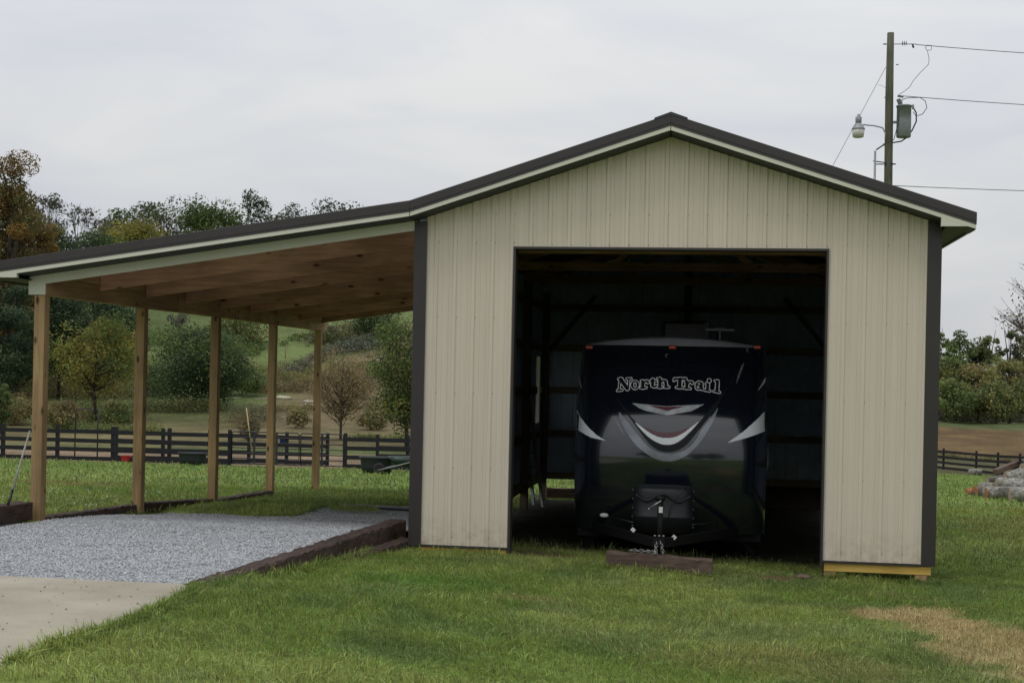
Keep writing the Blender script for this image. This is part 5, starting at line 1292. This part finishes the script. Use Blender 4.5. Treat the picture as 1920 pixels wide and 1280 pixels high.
# right hand tree belt
DRK = [(c[0] * 2.5, c[1] * 2.0, c[2] * 1.5) for c in DRK]; OLV = [tuple(q * 1.5 for q in c) for c in OLV]; GRN = [tuple(q * 1.5 for q in c) for c in GRN]
rg_ = 'trees of the belt beyond the brown field'
for i, (u, vt, D, w_, pl, dn, l) in enumerate([
    (1768, 596, 215, 50, DRK, .9, 'dark tree top right beside the barn corner trim'),
    (1800, 598, 212, 62, DRK + GRN, 1.0, 'highest dense tree of the belt right of the barn'),
    (1840, 618, 214, 60, DRK + OLV, .9, 'lower olive tree in the dip of the right tree belt'),
    (1862, 600, 210, 44, DRK, .7, 'pointed tree between the dip and the right edge of the belt'),
    (1892, 594, 208, 50, DRK + GRY, .5, 'loose leafy tree near the right picture edge of the belt'),
    (1925, 604, 210, 60, GRN + BRN, .9, 'tree of the belt cut by the right picture edge'),
    (1775, 650, 200, 90, OLV + GRN, 1.2, 'rounded green tree low beside the barn corner'),
    (1835, 672, 198, 90, OLV + BRN[:1], 1.2, 'brown-green rounded tree in the middle of the belt'),
    (1895, 655, 200, 80, OLV + BRN[:1], 1.1, 'brown-tinged tree low at the right of the belt'),
    (1790, 700, 194, 90, DRK + GRN, 1.2, 'dark bushy tree at the foot of the belt'),
    (1870, 715, 194, 90, DRK + OLV, 1.2, 'olive-green bushy tree at the foot of the belt on the right'),
    (1940, 700, 196, 90, DRK, 1.2, 'dark bushy tree at the right picture edge below the bare twigs')]):
    tree('belt_tree', u, vt, D, w_, pl, l, dn, seed=50 + i, group=rg_, crown_lo=.06, tm='trunkd')
tree('bare_edge_tree', 2005, 462, 92, 262, GRY + RST[:1], 'almost bare tree reaching in from the right picture edge', .09, seed=70, bare=2.0, crown_lo=.3, nclump=46)
# trees behind the photographer, mirrored in the trailer's glossy front
bgp = 'trees across the yard mirrored in the trailer front'
for i, (x, y, hh, rd_) in enumerate([(-9, -62, 9, 5.5), (14, -58, 8, 5), (24, -66, 10, 6), (2, -75, 7, 6)]):
    tree('yard_tree', 0, 0, 0, rd_, GRN + DRK, 'green tree across the yard seen only mirrored in the trailer front', 1.0, seed=90 + i, pos=(x, y), h=hh, group=bgp, crown_lo=.1)

# ---------------------------------------------------------------- rough vegetation that nobody could count
def brush(label, regions, name='brush'):
    """regions: (u0,v0,u1,v1,n,palette,height m,leaf m)"""
    Vs, Fs, Cs = [], [], []; off = 0
    for (u0, v0, u1, v1, wpx, n, pal, hm, lf) in regions:
        t = rng.random(n); u = u0 + (u1 - u0) * t + rng.normal(0, wpx * .5, n); v = v0 + (v1 - v0) * t + rng.normal(0, wpx * .28, n)
        A_, B_ = onG(u0, v0), onG(u1, v1); D0, D1 = np.linalg.norm((A_ - CAMP)[:2]), np.linalg.norm((B_ - CAMP)[:2])
        # clusters on the ground round the line A-B
        k = max(8, n // 45); tc_ = rng.random(k); wd = wpx * (D0 + D1) / 2 / FPX
        cx = A_[0] + (B_[0] - A_[0]) * tc_ + rng.normal(0, wd * .5, k); cy = A_[1] + (B_[1] - A_[1]) * tc_ + rng.normal(0, wd * 1.2, k); ch_ = hm * rng.uniform(.45, 1.15, k)
        ci = rng.integers(0, k, n); rad = ch_ * .9
        x = cx[ci] + rng.normal(0, 1, n) * rad[ci] * .55; y = cy[ci] + rng.normal(0, 1, n) * rad[ci] * .55
        z = lawn(x, y) + rng.random(n) ** .8 * ch_[ci] * np.exp(-(((x - cx[ci]) ** 2 + (y - cy[ci]) ** 2) / (rad[ci] ** 2 + 1e-6)) * .5)
        P = np.stack([x, y, z], -1); nn = rng.normal(size=(n, 3)); nn[:, 2] += .3; nn /= np.linalg.norm(nn, axis=1)[:, None]
        t1 = np.cross(nn, rng.normal(size=(n, 3))); t1 /= np.linalg.norm(t1, axis=1)[:, None]; t2 = np.cross(nn, t1); s_ = lf * rng.uniform(.5, 1.2, n)[:, None]
        V = np.stack([P - t1 * s_ * .5, P + t2 * s_ * .3, P + t1 * s_ * .5, P - t2 * s_ * .3], 1).reshape(-1, 3)
        pal = np.array(pal); col = pal[rng.integers(0, len(pal), k)][ci] * rng.uniform(.65, 1.4, (n, 1))
        Vs.append(V); Fs.append(np.arange(n * 4).reshape(-1, 4) + off); off += n * 4; Cs.append(np.repeat(col, 4, 0))
    o = np_obj(name, np.concatenate(Vs), np.concatenate(Fs), M['leaf'], colors=np.concatenate(Cs))
    return tag(o, label, 'undergrowth', kind='stuff')
WHT = [(.24, .25, .20), (.16, .18, .12), (.10, .12, .07)]
brush('brown and green weeds between the paddock fence and the trees', [
    (60, 700, 250, 700, 40, 9000, OLV + GRN, 2.0, .24), (430, 690, 600, 720, 26, 7000, OLV + BRN, 1.1, .22), (0, 720, 60, 720, 40, 3500, GRN + OLV, 2.0, .24), (600, 700, 760, 700, 36, 7000, BRN + OLV, 1.2, .24), (95, 788, 250, 792, 22, 7000, BRN + GRN, 1.6, .16), (0, 770, 60, 772, 20, 3000, OLV + BRN, 1.6, .16), (90, 806, 300, 812, 10, 5000, GRN + OLV, .8, .14),
    (250, 772, 410, 772, 16, 5000, DRK + BRN[:1], 1.4, .18), (60, 740, 250, 745, 24, 7000, BRN + OLV, 1.8, .2), (660, 822, 770, 826, 8, 2500, OLV + GRN, .5, .12), (440, 800, 480, 802, 10, 1500, BRN, 1.0, .12), (440, 790, 500, 790, 14, 2500, BRN + GRY, 1.5, .14)])
brush('pale weeds and scrub on the hill path', [
    (540, 705, 640, 655, 14, 6000, WHT + BRN + GRY, 1.2, .24), (640, 660, 720, 640, 20, 5000, WHT + GRY, 1.6, .28), (600, 640, 700, 620, 30, 5000, GRY + OLV, 2.0, .3),
    (85, 655, 140, 655, 14, 2600, WHT, 2.2, .24), (0, 665, 60, 670, 14, 2600, WHT + BRN, 2.0, .24), (480, 735, 600, 730, 20, 4000, BRN, 1.0, .2), (500, 770, 700, 765, 22, 3500, BRN + OLV, .5, .15)])
brush('leafy green growth on the upper hillside', [
    (405, 665, 480, 655, 36, 6000, GRN + YGR[:1], 1.3, .34), (520, 640, 600, 630, 26, 1500, YGR[:1] + GRN, .5, .3), (280, 640, 420, 640, 26, 4000, GRN, 1.8, .32)])
brush('grey-brown scrub along the foot of the right tree belt', [
    (1750, 790, 1925, 792, 14, 12000, WHT + BRN + GRY, 3.6, .36), (1750, 858, 1925, 868, 10, 3000, OLV + BRN, .5, .12)])
